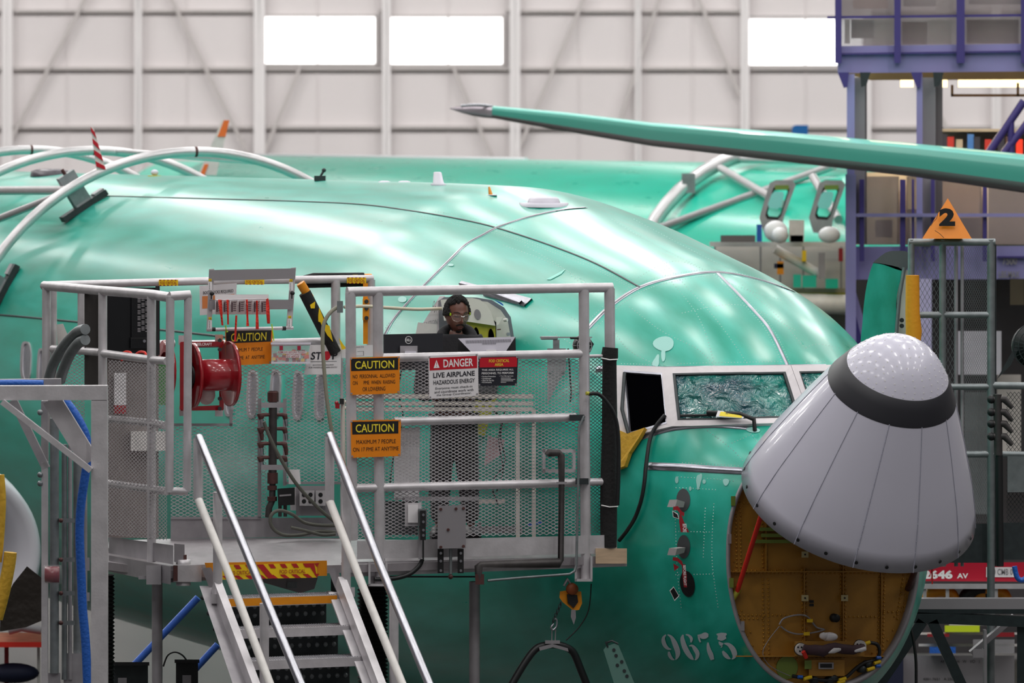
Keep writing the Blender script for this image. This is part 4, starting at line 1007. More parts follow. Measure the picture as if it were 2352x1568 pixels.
for k in range(28):
    a=2*math.pi*k/28;b=2*math.pi*(k+1)/28; e1=lambda an,rr:cc+(-LX*math.cos(an)+UP*math.sin(an))*rr
    r.add([e1(a,.0215),e1(a,.0245),e1(b,.0245),e1(b,.0215)],[(0,1,2,3)])
text_on(r,M,rect(932.5,777.5,944.5,783.5),'DELL',0,0,1,1,.01,-.044); r.out('maker_badge',wink,MN)
boxp(M,919,794,959,812,.02,-.03).out('stand_neck',alud,MN); boxp(M,930,806,956,830,.03,.0).out('stand_foot',plast,MN)
MP=thing('monitor','light grey all-in-one computer seen from behind, right one on the desk','monitor',tuple(M(1120,905,-.1)))
panel(M,[(1052,778),(1184,773),(1186,850),(1052,850)],.03,-.06).out('screen_bezel',blk,MP)
sb=panel(M,[(1052,777),(1184,773),(1163,805),(1150,830),(1095,830),(1081,807)],.025,-.0).out('rear_shell',plast,MP)
mb=MB()
for i in range(42):
    u=i/41; x=1070+u*102; y0=781.5-u*3.0; h=7 if not 14<i<28 else 11
    mb.add([M(a,b,.002) for a,b in ((x,y0),(x+1.1,y0),(x+1.8,y0+h),(x+.7,y0+h))],[(0,1,2,3)])
subpart('vent_slots',mb,mat('slot_grey',S(110,106,116),.5),sb); boxp(M,1117,803,1140,806,.01,.015).out('stand_hinge',wink,MP)
# papers, cart details behind mesh
for k,(q,lab) in enumerate((([(905,985),(965,980),(963,1140),(905,1145)],'large white paper sheet under the desk, left of the worker'),([(1120,1000),(1160,1010),(1150,1045),(1112,1070)],'pink and white leaflet under the desk, right of the worker'))):
    solo('paper_sheet',lab,'paper',panel(M,q,.004,-.35),[paper,mat('pink_paper',S(205,170,176),.6)][k])
solo('hanging_sleeve','vertical white conduit standing left of the gate','conduit',MB().tube([B(788,915,.5),B(791,1130,.5),B(795,1215,.5)],.013,10),beige)
VV=thing('valve_block','small red and black valve on the white conduit beside the gate','valve',tuple(B(785,940,.5)))
MB().tube([B(790,923,.5),B(812,923,.5)],.012,8).out('branch_pipe',beige,VV); MB().tube([B(790,937,.5),B(812,937,.5)],.012,8).out('branch_pipe',beige,VV)
boxp(B,780,915,790,928,.04,.53).out('pipe_end',blk,VV); MB().ball(B(773,925,.52),.014,6).out('knob',red,VV); boxp(B,770,926,780,938,.03,.53).out('valve_body',red,VV)
for k,pts in enumerate(([(1010,925),(1002,980),(995,1060),(985,1140)],[(1105,925),(1150,960),(1145,1010),(1155,1080),(1140,1130)],[(922,850),(915,900),(925,960),(905,1040),(895,1120)],[(1165,920),(1150,1000),(1160,1060),(1130,1110),(1145,1160)])):
    solo('black_cable',['thin black cable hanging under the desk before the worker','thin black cable with a loop under the right monitor','thin black cable hanging under the left monitor','thin black cable dangling at the right end of the desk'][k],'cable',MB().tube([M(*p,-.12) for p in smoothpath(pts,5)],.005,6),blk,'cables under the desk')
solo('blue_cloth','small blue cloth strip on the deck behind the gate','cloth',panel(M,[(1208,1203),(1240,1196),(1246,1200),(1215,1210)],.01,-.2),blue)
TB_=thing('tool_case','dark grey tool case standing on the deck left of the worker','case',tuple(M(900,1245,-.3)))
boxp(M,880,1155,960,1228,.25,-.25).out('case_body',darkst,TB_); boxp(M,880,1150,960,1157,.27,-.24).out('case_lid',blk,TB_); boxp(M,905,1143,935,1148,.02,-.3).out('case_handle',alud,TB_)
TB2=thing('power_strip','grey power strip box standing on the deck at the right','box',tuple(M(1120,1240,-.3)))
boxp(M,1085,1208,1200,1225,.15,-.3).out('strip_body',galv,TB2); boxp(M,1095,1200,1105,1208,.04,-.33).out('strip_post',galv,TB2)
# gate hardware: boxes and conduits
SW=thing('switch_box','small grey switch box on a slotted channel on the toe board','switch box',tuple(F(968,1290,.08)))
fo2=lambda x,y,off=0:F(x,y,.06+off)
boxp(fo2,962,1168,981,1208,.1,.06).out('box_body',galv,SW)
ch=boxp(fo2,965,1172,978,1240,.03,.09).out('slotted_channel',blk,SW)
for y in (1182,1198,1217,1229): subpart('channel_nut',MB().disc(fo2(972,y,.09),AX,.009,.004,10),chrome,ch)
boxp(fo2,961,1208,968,1284,.04,.03).out('channel',graysign,SW)
boxp(fo2,970,1240,974,1285,.03,.03).out('channel',blk,SW)
hosething('black cable curving from the switch box to under the beam',[(970,1284),(962,1300),(940,1318),(905,1328),(860,1330)],.014,bhose,lambda x,y:F(x,y,.05))
WB2=thing('receptacle_box','white weatherproof receptacle on the mesh, left of the switch box','receptacle',tuple(F(948,1208,.02)))
boxp(F,930,1154,968,1208,.03,.03).out('receptacle_frame',alu,WB2); boxp(F,937,1158,960,1200,.01,.045).out('receptacle_cover',wsign,WB2)
JB=thing('junction_box','square grey junction box with five bolts on the gate toe board','junction box',tuple(F(1037,1260,.1)))
jb=panel(fo2,[(1005,1161),(1070,1159),(1070,1258),(1005,1260)],.1,.1).out('box_cover',graysign,JB)
for x,y in ((1012,1169),(1047,1168),(1064,1167),(1029,1216),(1012,1256),(1064,1254)): subpart('cover_bolt',MB().disc(fo2(x,y,.1),AX,.009,.008,10),rust,jb)
for x in (1011,1057):
    c=boxp(fo2,x-6,1260,x+8,1316,.03,.03).out('slotted_channel',blk,JB)
    for y in (1270,1288,1310): subpart('channel_nut',MB().disc(fo2(x+1,y,.03),AX,.009,.004,10),chrome,c)
MB().tube([fo2(1035,1260,.02),fo2(1035,1318,.02)],.01,10).out('drain_tube',galv,JB); MB().ball(fo2(1035,1324,.02),.016,7).out('drain_knob',rust,JB)
def pipething(nm,lab,pts,w,m,fn,off,T=None): return solo(nm,lab,'pipe',MB().tube([fn(x,y,off) for x,y in pts],w/2*33/FPX,12),m)
pipething('air_pipe','dark steel air pipe stepping down across the front of the gate',[(1256,1045),(1260,1040),(1285,1040),(1289,1045),(1290,1100),(1288,1286),(1284,1292),(1103,1296),(1099,1300),(1099,1340)],14,pipe,F,.1)
pipething('thin_conduit','thin bent steel conduit running up beside the right gate post',[(1120,1333),(1200,1326),(1308,1318),(1320,1311),(1324,1295),(1328,1100),(1330,980),(1342,955)],6,galv,F,.1)
MF=thing('mesh_port_frame','square grey port frame set in the gate mesh, where the air pipe enters','frame',tuple(F(1283,1085,.0)))
for q in (rect(1246,1031,1322,1039),rect(1246,1077,1322,1085),rect(1246,1031,1253,1085),rect(1315,1031,1322,1085)): panel(F,q,.01,.02).out('frame_side',alu,MF)
for x in (1280,): boxp(F,x-2,1106,x+22,1112,.03,.12).out('pipe_clip',alud,MF)
boxp(F,1092,1318,1112,1342,.06,.12).out('pipe_elbow_block',rust,WP)
# black foam roll on the right post
FRL=solo('foam_roll','black foam sleeve tied around the right end post of the gate','foam sleeve',MB().tube([F(1402,798,.0),F(1400,820,.0),F(1400,830,.0),F(1400,1000),F(1398,1150),F(1398,1256)],.05,16,rs=[.05,.055,.045,.05,.055,.052]),foam)
for y in (822,1160): MB().tube([F(1381,y,.045),F(1400,y+4,.062),F(1419,y+3,.045)],.004,6).out('cord',wink,FRL,label='white cord')
hosething('black hose with brass end draped beside the foam sleeve',[(1352,904),(1375,905),(1395,925),(1412,955),(1420,1000),(1421,1080),(1418,1160)],.013,bhose,lambda x,y:F(x,y,.09))
solo('brass_fitting','brass hose end fixed at the right gate post','fitting',MB().tube([F(1346,903,.09),F(1362,904,.09)],.012,8),khaki)
# fan and small column on the right
FN=thing('desk_fan','small caged black fan behind the right end of the gate','fan',tuple(M(1335,805,-.1)))
fc=M(1338,793,-.05); 
MB().lathe([(-.03,.0),(-.03,.055),(.03,.055),(.03,0)],fc,AX,18).out('fan_hub',blk,FN)
for k in range(5): 
    a=2*math.pi*k/5; v=LX*math.cos(a)+UP*math.sin(a); MB().add([fc+v*.01,fc+v*.05+AX*.02,fc+v*.06-AX*.01,fc+v*.03-AX*.02],[(0,1,2,3)]).out('fan_blade',blk,FN)
for k in range(10):
    a=2*math.pi*k/10; v=LX*math.cos(a)+UP*math.sin(a); MB().tube([fc+AX*.05,fc+v*.045+AX*.04,fc+v*.068],.002,4).out('cage_wire',alud,FN)
for rr_ in (.068,.05): MB().tube([fc+AX*(.0 if rr_>.06 else .035)+(LX*math.cos(a)+UP*math.sin(a))*rr_ for a in [2*math.pi*i/20 for i in range(20)]],.003,5,closed=True).out('cage_ring',alud,FN)
MB().tube([M(1310,776,-.05),M(1350,776,-.05),M(1361,790,-.05),M(1352,808,-.05)],.008,8).out('fan_bracket',blk,FN)
PC=thing('channel_column','pale slotted column standing behind the mesh at the right of the desk','column',tuple(M(1280,1240,-.5)))
boxp(M,1257,800,1300,1240,.06,-.5).out('column_plate',alud,PC)
for y in (855,1010):
    for x in (1266,1293): MB().disc(M(x,y,-.5),AX,.012,.006).out('column_bolt',galv,PC)
MB().tube([M(1243,776,-.4),M(1280,776,-.4)],.012,10).out('column_arm',alud,PC); boxp(M,1270,780,1285,802,.04,-.4).out('column_neck',alud,PC)
boxp(M,1240,773,1360,776,.05,-.3).out('top_strip',alud,PC)
MB().tube([M(1305,800,-.3),M(1312,900,-.3),M(1305,1010,-.3)],.006,6).out('cable',blk,PC)
# ---------------- open cabin door behind the worker ----------------
def DR(x,y,off=0): return onplane(x,y,Vector((-.2,34.95,0))+AX*off,AX)
DO=thing('cabin_door','open cabin door with white liner and yellow inner panel behind the worker','door',tuple(DR(1110,1240)))
dop=[(1010,1000),(1008,690),(1020,682),(1095,683),(1130,689),(1158,706),(1173,728),(1180,770),(1184,830),(1184,1000)]
panel(DR,dop,.10,-.12).out('door_shell',mat('door_edge_grey',S(128,130,138),.4,.3),DO)
panel(DR,[(1080,689),(1120,693),(1150,712),(1166,735),(1174,780),(1176,1000),(1140,1000),(1140,740)],.02,-.08).out('door_inner',mat('door_inner',S(210,208,200),.5),DO)
panel(DR,[(1014,700),(1012,688),(1084,684),(1102,688),(1118,700),(1128,716),(1138,748),(1072,738),(1020,736)],.03,.0).out('liner',cream,DO)
n=18; MB().add([DR(1097,722,.004)]+[DR(1097+7.5*math.cos(2*math.pi*k/n)+1.5*math.sin(2*math.pi*k/n),722+12*math.sin(2*math.pi*k/n),.004) for k in range(n)],[(0,1+k,1+(k+1)%n) for k in range(n)]).out('liner_window',graysign,DO)
panel(DR,[(1070,738),(1138,748),(1142,1000),(1070,1000)],.02,-.03).out('inner_panel',khaki,DO)
for cx_ in (1095,1129): 
    MB().add([DR(cx_,774+((cx_-1095)*.1),-.025)]+[DR(cx_+7*math.cos(2*math.pi*k/n)+2*math.sin(2*math.pi*k/n),775+((cx_-1095)*.1)+24*math.sin(2*math.pi*k/n),-.025) for k in range(n)],[(0,1+k,1+(k+1)%n) for k in range(n)]).out('panel_hole',voidm,DO)
panel(DR,[(1140,728),(1155,727),(1146,744),(1140,748)],.02,.01).out('liner_flap',cream,DO)
MB().tube([DR(1158,735,-.03),DR(1165,734,-.01)],.012,10).out('hinge_roller',wpaint,DO); MB().disc(DR(1166,767,-.06),AX,.012,.02).out('latch',chrome,DO)
MB().tube([DR(1142,757,0),DR(1150,756,0)],.004,6).out('copper_pin',rust,DO)
solo('blue_tape','strip of blue tape at the top of the open door','tape',panel(DR,[(1134,688),(1150,694),(1157,700),(1155,702)],.02,-.05),blue)
PS=thing('door_placard','white placard sheet handwritten 9675 Renton left of the worker','placard',tuple(DR(960,800,.1)))
panel(DR,[(1010,680),(1022,680),(1016,800),(948,800),(955,768)],.004,-.13).out('sheet',wsign,PS); mb=MB()
text_on(mb,DR,[(996,690),(1014,690),(1010,725),(988,725)],'9675',0,0,1,.8,-.01,-.115); text_on(mb,DR,[(968,742),(1006,732),(1004,745),(970,752)],'RENTON',0,0,1,.9,-.01,-.115); mb.out('handwriting',graysign,PS)
panel(DR,[(960,740),(1004,745),(1000,800),(948,800)],.003,-.07).out('lower_sheet',wpaint,PS)
# yellow cloth over the side window sill, cable from cockpit
mb=MB(); pts=[(1424,990),(1452,1002),(1491,989),(1478,1012),(1456,1045),(1446,1074),(1421,1084)]
vs=[hit(x,y,.02) for x,y in pts]+[hit(x,y,.05) for x,y in pts]; mb.add(vs,[tuple(range(7,14))]+[(i,7+i,7+(i+1)%7,(i+1)%7) for i in range(7)]); solo('yellow_cloth','mustard yellow protective cloth over the open cockpit window sill','cloth',mb,cloth)
hosething('black cable hanging out of the open cockpit window',[(1533,958),(1515,980),(1500,1010),(1492,1060),(1484,1130),(1470,1180),(1450,1215),(1430,1240)],.013,bhose,lambda x,y:hit(x,y,.03),'cable','cockpit_cable')
# flight tag on the wiper, pitot covers
tq=[(1650,955),(1712,966),(1708,978),(1646,969)]
tg=thing('wiper_tag','small white and yellow warning tag tied to the windscreen wiper','tag',tuple(hit(1680,966,.07)))
hf=lambda x,y,off=0: hit(x,y,.07+off)
MB().add([hf(*p) for p in tq]+[hf(*p,-.004) for p in tq],[(0,1,2,3),(7,6,5,4),(0,4,5,1),(1,5,6,2),(2,6,7,3),(3,7,4,0)]).out('tag_card',wsign,tg)
MB().add([hf(*p,.002) for p in sub(tq,.1,.15,.92,.85)],[(0,1,2,3)]).out('tag_print',ylwink,tg)
mb=MB(); text_on(mb,hf,tq,'DO NOT OPERATE',.3,.25,.8,.45,0,.004); mb.out('tag_lettering',navy,tg)
def PIT(x,y,off=0): return hit(x,y,.03+off)
for k,(bx,by) in enumerate(((1569,1155),(1571,1257))):
    T=thing('pitot_cover',['grey probe cover with red streamer on the nose, upper one','grey probe cover with long red streamer on the nose, lower one'][k],'probe cover',tuple(PIT(bx,by+10)),'probe covers')
    a=[PIT(x,y,.09) for x,y in ((bx-13,by+13),(bx-8,by-2),(bx+10,by-1),(bx+6,by+14))]; b=[PIT(x,y,.0) for x,y in ((bx-9,by+10),(bx-5,by-2),(bx+10,by-1),(bx+7,by+11))]
    MB().hexa(a,b).out('cover_body',mat('cover_grey_%d'%k,S(176,170,170),.6),T)
    sp=[[(1573,1168),(1583,1168),(1592,1178),(1598,1181)],[(1574,1274),(1585,1276),(1594,1284),(1598,1296)]][k]
    vs=[]
    for x,y in sp: vs+=[PIT(x,y,.1),PIT(x-1,y+8,.1)]
    MB().add(vs,[(2*j,2*j+1,2*j+3,2*j+2) for j in range(3)]).out('streamer_top',redtag,T)
    sp2=[[(1589,1183,3),(1592,1200,10),(1600,1222,18)],[(1598,1290,7),(1600,1315,10),(1602,1339,7)]][k]
    vs=[]
    for x,y,w_ in sp2: vs+=[PIT(x-w_/2,y,.1),PIT(x+w_/2,y,.1)]
    st_=MB().add(vs,[(0,1,3,2),(2,3,5,4)]).out('streamer',redtag,T); mb=MB()
    q=[[(1595,1204),(1604,1204),(1605,1222),(1596,1222)],[(1597,1292),(1603,1292),(1605,1335),(1599,1335)]][k]
    text_on(mb,PIT,q,['BEFORE','BEFORE FLIGHT'][k],0,0,1,1,.02,.103,rot=1)
    subpart('streamer_lettering',mb,wink,st_)
    if k==1: MB().add([PIT(x,y,.1) for x,y in ((1575,1288),(1588,1296),(1577,1304))],[(0,1,2)]).out('streamer_fold',redtag,T)
    t=[[(1571,1177),(1584,1184),(1587,1195),(1573,1190)],[(1566,1345),(1576,1337),(1589,1358),(1578,1368)]][k]
    c=MB().add([PIT(x,y,.1) for x,y in t],[(0,1,2,3)]).out('square_tag',blk,T)
    subpart('tag_border',MB().add([PIT(*inq(t,u,v),.102) for u,v in ((0,0),(1,0),(1,1),(0,1),(.08,.08),(.92,.08),(.92,.92),(.08,.92))],[(0,1,5,4),(1,2,6,5),(2,3,7,6),(3,0,4,7)]),wink,c)
# lever chain hoist
HO=thing('chain_hoist','orange lever chain hoist hanging under the platform by the nose','hoist',tuple(F(1310,1400,-.05)))
def HP(x,y,off=0): return F(x,y,-.06+off)
MB().tube([HP(1295,1345),HP(1303,1330),HP(1312,1342)],.008,8).out('top_hook',alud,HO)
panel(HP,[(1286,1358),(1298,1356),(1335,1358),(1337,1385),(1330,1400),(1317,1402),(1292,1382),(1285,1372)],.05).out('gear_case',orpost,HO)
panel(HP,[(1302,1364),(1326,1366),(1328,1382),(1318,1396),(1304,1384)],.01,.012).out('case_window',blk,HO)
MB().lathe([(0,.04),(.03,.035),(.03,0)],HP(1313,1352),AX,16).out('ratchet_wheel',mat('orange_dull',S(150,78,40),.5),HO)
for i in range(9): MB().tube([HP(1288-i*2.2,1386+i*5.2)+(LX if i%2 else AX)*.008*math.cos(a)+UP*.012*math.sin(a) for a in [k*math.pi/4 for k in range(8)]],.003,5,closed=True).out('chain_link',darkst,HO)
MB().tube([HP(*p,.02) for p in smoothpath([(1272,1432),(1266,1440),(1270,1446),(1278,1438),(1279,1424),(1274,1420)],4)],.007,8).out('bottom_hook',chrome,HO)
panel(HP,[(1312,1400),(1322,1400),(1323,1418),(1318,1434),(1311,1416)],.003,.03).out('hoist_tag',graysign,HO)
SL=thing('lifting_sling','black padded hose arch hanging from the chain hoist hook','sling',tuple(F(1270,1560)))
MB().tube([HP(*p) for p in smoothpath([(1165,1590),(1200,1530),(1228,1492),(1250,1482),(1275,1480),(1300,1486),(1318,1500),(1335,1540),(1355,1590)],5)],.024,12).out('sling_hose',bhose,SL)
panel(HP,[(1238,1486),(1268,1478),(1304,1488),(1306,1496),(1270,1486),(1240,1494)],.04,.03).out('saddle_plate',graysign,SL)
for x in (1267,1275): MB().tube([HP(x,1476),HP(x+1,1446)],.004,6).out('bail',alud,SL)
boxp(HP,1252,1470,1286,1478,.06,.03).out('clamp_block',alud,SL)
solo('hanging_cable','thin black cable hanging behind the chain hoist','cable',MB().tube([HP(*p,-.1) for p in smoothpath([(1358,1340),(1352,1400),(1330,1440),(1300,1470)],5)],.004,6),blk)
HG=thing('hatch_panel','green rounded access panel with holes hanging at the lower edge of the fuselage','panel',tuple(P(1425,1580,33.2)))
hp=lambda x,y,off=0:P(x,y,33.2-off)
panel(hp,[(1386,1492),(1392,1484),(1412,1477),(1420,1480),(1462,1580),(1462,1600),(1420,1600)],.02).out('panel_plate',mat('pale_green_panel',S(92,132,122),.5),HG)
for x,y in ((1410,1492),(1415,1505),(1428,1519),(1418,1527),(1434,1540),(1440,1552)): MB().disc(hp(x,y,.0),(0,-1,0),.011,.004,12).out('panel_hole',darkst,HG)
MB().tube([hp(1396,1486,.0),hp(1392,1476),hp(1405,1471),hp(1420,1478)],.006,6).out('bail',darkst,HG)
# ---------------- worker ----------------
PD=34.45
def W_(x,y,dy=0): return P(x,y,PD+dy)
PE=thing('person','worker in a black hooded top and clear safety glasses looking down at a monitor','person',(P(1045,1248,PD).x,PD,ZD))
def torusbm(c,rx,ry,r,tilt):
    def f(bm):
        mb=MB().tube([c+Vector((rx*math.cos(a),ry*math.sin(a),tilt*math.sin(a))) for a in [2*math.pi*k/28 for k in range(28)]],r,10,closed=True)
        me=bpy.data.meshes.new('t'); me.from_pydata([tuple(v) for v in mb.v],[],mb.f); bm.from_mesh(me)
    return f
def skinned(verts,edges,name,m,vox,parent,extra=None,sub=1):
    me=bpy.data.meshes.new(name); me.from_pydata([tuple(v[0]) for v in verts],edges,[]); me.update()
    o=bpy.data.objects.new(name,me); COL.objects.link(o)
    o.modifiers.new('s','SKIN'); 
    if not me.skin_vertices: 
        bpy.context.view_layer.objects.active=o; 
    sk=me.skin_vertices[0].data if me.skin_vertices else None
    if sk is None: raise RuntimeError('no skin layer')
    for i,v in enumerate(verts): sk[i].radius=(v[1],v[2] if len(v)>2 else v[1]); sk[i].use_root=(i==0)
    md=o.modifiers.new('u','SUBSURF'); md.levels=sub+1
    dg=bpy.context.evaluated_depsgraph_get(); e=o.evaluated_get(dg); m2=bpy.data.meshes.new_from_object(e)
    bpy.data.objects.remove(o)
    bm=bmesh.new(); bm.from_mesh(m2)
    if extra: extra(bm)
    m3=bpy.data.meshes.new(name); bm.to_mesh(m3); bm.free()
    o2=bpy.data.objects.new(name,m3); COL.objects.link(o2)
    r=o2.modifiers.new('r','REMESH'); r.mode='VOXEL'; r.voxel_size=vox; r.use_smooth_shade=True
    sm=o2.modifiers.new('sm','SMOOTH'); sm.iterations=2
    dg=bpy.context.evaluated_depsgraph_get(); e=o2.evaluated_get(dg); m4=bpy.data.meshes.new_from_object(e)
    bpy.data.objects.remove(o2)
    org=parent.matrix_world.translation; m4.transform(Matrix.Translation(-org)); m4.materials.clear(); m4.materials.append(m)
    o3=bpy.data.objects.new(name,m4); COL.objects.link(o3); o3.parent=parent; return o3
HC=P(1049,722,PD)          # head centre
fwd=(Vector((.40,-1,-.30))).normalized(); rt=fwd.cross(UP).normalized(); hu=rt.cross(fwd).normalized()  # face direction: at camera, down and a bit to its left
def G(p,c,s): d=[(p[i]-c[i])/s[i] for i in range(3)]; return math.exp(-(d[0]**2+d[1]**2+d[2]**2))
def headpt(p):  # p on unit sphere: x right, y up, z front
    x,y,z=p
    w=.076*(1-.20*max(0,-y)**1.4) ; X=x*w; Y=y*(.118 if y>0 else .122); Z=z*(.094 if z>0 else .098)
    if y<-.2 and z<0: Z*=1+.45*(y+.2)
    if y<-.1: X*=1-.12*(-y-.1)
    q=(X,Y,Z)
    Z+= .030*G(q,(0,-.018,.095),(.012,.014,.03)) + .016*G(q,(0,.005,.095),(.008,.022,.03))   # nose
    Z+= .007*G(q,(0,.036,.09),(.05,.01,.03))                                        # brow
    Z-= .011*(G(q,(.031,.016,.085),(.017,.013,.03))+G(q,(-.031,.016,.085),(.017,.013,.03)))  # eye sockets
    Z+= .009*G(q,(0,-.052,.09),(.024,.009,.03)) + .008*G(q,(0,-.068,.085),(.02,.007,.03)) -.004*G(q,(0,-.06,.09),(.026,.003,.03))
    Z+= .010*G(q,(0,-.1,.07),(.026,.017,.04))
    X+= .006*(G(q,(.05,-.01,.06),(.02,.02,.03))-G(q,(-.05,-.01,.06),(.02,.02,.03)))
    return X,Y,Z
def hp3(X,Y,Z): return HC+rt*X+hu*Y+fwd*Z
def headbm(bm):
    t=bmesh.new(); bmesh.ops.create_icosphere(t,subdivisions=5,radius=1)
    for v in t.verts: 
        x,z,y=v.co.x,-v.co.y,v.co.z; v.co=hp3(*headpt((x,y,z)))
    # ears
    for s_ in (-1,1):
        e=bmesh.new(); bmesh.ops.create_icosphere(e,subdivisions=3,radius=1)
        for v in e.verts: v.co=hp3(s_*(.074+.010*v.co.x),.004+.031*v.co.z,-.008+.017*v.co.y)
        me=bpy.data.meshes.new('t'); e.to_mesh(me); t.from_mesh(me); e.free()
    me=bpy.data.meshes.new('t'); t.to_mesh(me); bm.from_mesh(me); t.free()
# hoodie/body skeleton points
pel=W_(1042,960,.02); che=W_(1042,830,.0); nk=W_(1044,790,.0); nk2=HC-UP*.09+Vector((0,.02,0))
shL=W_(992,790,0); shR=W_(1096,790,0); elL=W_(968,905,.02); elR=W_(1125,905,.02); wrL=W_(1000,903,-.33); wrR=W_(1085,903,-.33)
hipL=W_(1018,975,.02); hipR=W_(1068,975,.02); knL=W_(1012,1105,-.02); knR=W_(1076,1105,-.02); anL=W_(1008,1222,.0); anR=W_(1082,1222,.0); toL=W_(1004,1236,-.16); toR=W_(1088,1236,-.16)
for q in (anL,anR): q.z=ZD+.10
for q in (toL,toR): q.z=ZD+.045
def hand(w,el,V,E,base,side):
    d=(w-el).normalized(); d=Vector((d.x*.3,-1,-.1)).normalized(); s_=d.cross(UP).normalized()
    pm=len(V); V.append((w+d*.05,.028,.014)); E.append((base,pm))
    for k,(o_,l) in enumerate(((-.027,.07),(-.009,.08),(.009,.075),(.026,.06))):
        i=len(V); V.append((w+d*.09+s_*o_,.0085)); V.append((w+d*(.09+l*.55)+s_*o_*1.1-UP*.008,.008)); V.append((w+d*(.09+l)+s_*o_*1.1-UP*.03,.0065)); E+= [(pm,i),(i,i+1),(i+1,i+2)]
    i=len(V); V.append((w+d*.04+s_*side*.035,.010)); V.append((w+d*.085+s_*side*.05-UP*.01,.008)); E+=[(pm,i),(i,i+1)]
V=[(pel,.13,.1),(che,.14,.1),(nk,.05,.05),(nk2,.05,.05),(shL,.055),(elL,.042),(wrL,.026),(shR,.055),(elR,.042),(wrR,.026),(hipL,.08),(knL,.055),(anL,.028),(toL,.018),(hipR,.08),(knR,.055),(anR,.028),(toR,.018)]
E=[(0,1),(1,2),(2,3),(1,4),(4,5),(5,6),(1,7),(7,8),(8,9),(0,10),(10,11),(11,12),(12,13),(0,14),(14,15),(15,16),(16,17)]
hand(wrL,elL,V,E,6,1); hand(wrR,elR,V,E,9,-1)
skinned(V,E,'body',skin,.0045,PE,headbm)
hV=[(pel+UP*.0,.165,.125),(W_(1042,890,0),.16,.125),(che,.175,.125),(nk-UP*.01,.12,.09),(nk+UP*.0+Vector((0,.035,0)),.10,.06),(shL,.09),(elL,.066),(wrL+Vector((0,.04,0)),.042),(shR,.09),(elR,.066),(wrR+Vector((0,.04,0)),.042)]
skinned(hV,[(0,1),(1,2),(2,3),(3,4),(2,5),(5,6),(6,7),(2,8),(8,9),(9,10)],'hooded_top',hood,.008,PE,torusbm(HC-UP*.150+Vector((0,.03,0)),.102,.085,.036,.06))
pV=[(pel,.15,.12),(hipL,.1),(knL,.078),(anL+UP*.02,.062),(hipR,.1),(knR,.078),(anR+UP*.02,.062)]
skinned(pV,[(0,1),(1,2),(2,3),(0,4),(4,5),(5,6)],'trousers',pants,.01,PE)
for a_,b_ in ((anL,toL),(anR,toR)): 
    mb=MB().tube([a_+Vector((0,.05,-.04)),a_-UP*.05,b_-Vector((0,-.04,0)),b_-Vector((0,.01,.005))],.05,12,rs=[.05,.062,.052,.035]); 
    for v in mb.v: v.z=max(v.z,ZD+.002)
    mb.out('shoe',blk,PE)
# hair cap: short curls
hr_=random.Random(2); mb=MB()
for i in range(900):
    a=hr_.uniform(0,2*math.pi); y=hr_.uniform(-.15,1); r_=math.sqrt(1-y*y); x=r_*math.cos(a); z=r_*math.sin(a)
    hl=.56 if abs(x)<.75 else .1
    if z>0.05 and y<.90-.35*abs(x) and abs(x)<.86: continue
    if z>-.05 and y<.05: continue
    if y<0 and (z>-.3 or y<-.12): continue
    X,Y,Z=headpt((x,y,z)); k=1.045; p=hp3(X*k,Y*1.06,Z*k); mb.add(*(lambda q:(q.v,q.f))(MB().ball(p,.010+hr_.random()*.005,3)),smooth=True)
mb.out('hair',hairm,PE)
# brows, eyes, moustache, beard, lips
def facepatch(nm,pts,m,r=.003,lift=.0):
    q=[]
    for X,Y in pts:
        zz=.0
        best=None
        lo=Vector((0,0,0)); 
        y=Y/(.118 if Y>0 else .122); x=X/(.076*(1-.20*max(0,-y)**1.4)); x=max(-.98,min(.98,x)); z=math.sqrt(max(0,1-min(.97,x*x+y*y))); _,_,Z=headpt((x,y,z)); q.append(hp3(X,Y,Z+lift))
    return MB().tube(q,r,6).out(nm,m,PE)
for s_ in (-1,1):
    facepatch('eyebrow',[(s_*.014,.036),(s_*.03,.041),(s_*.048,.034)],mat('brow_%d'%s_,S(34,22,20),.9),.003,-.0015)
    facepatch('eyelid',[(s_*.017,.012),(s_*.03,.009),(s_*.045,.013)],mat('lid_%d'%s_,S(60,38,34),.5),.0035,.003)
facepatch('moustache',[(-.027,-.052),(-.014,-.044),(0,-.041),(.014,-.044),(.027,-.052)],hairm,.0055,.0)
facepatch('lips',[(-.017,-.063),(-.006,-.060),(0,-.061),(.006,-.060),(.017,-.063)],lipm,.0045,.0)
facepatch('lips',[(-.014,-.069),(0,-.072),(.014,-.069)],lipm,.0045,.0)
facepatch('chin_beard',[(-.016,-.094),(0,-.099),(.016,-.094)],hairm,.009,-.002)
for s_ in (-1,1): facepatch('jaw_beard',[(s_*.057,-.062),(s_*.045,-.085),(s_*.03,-.098),(s_*.012,-.106)],hairm,.007,-.0055)
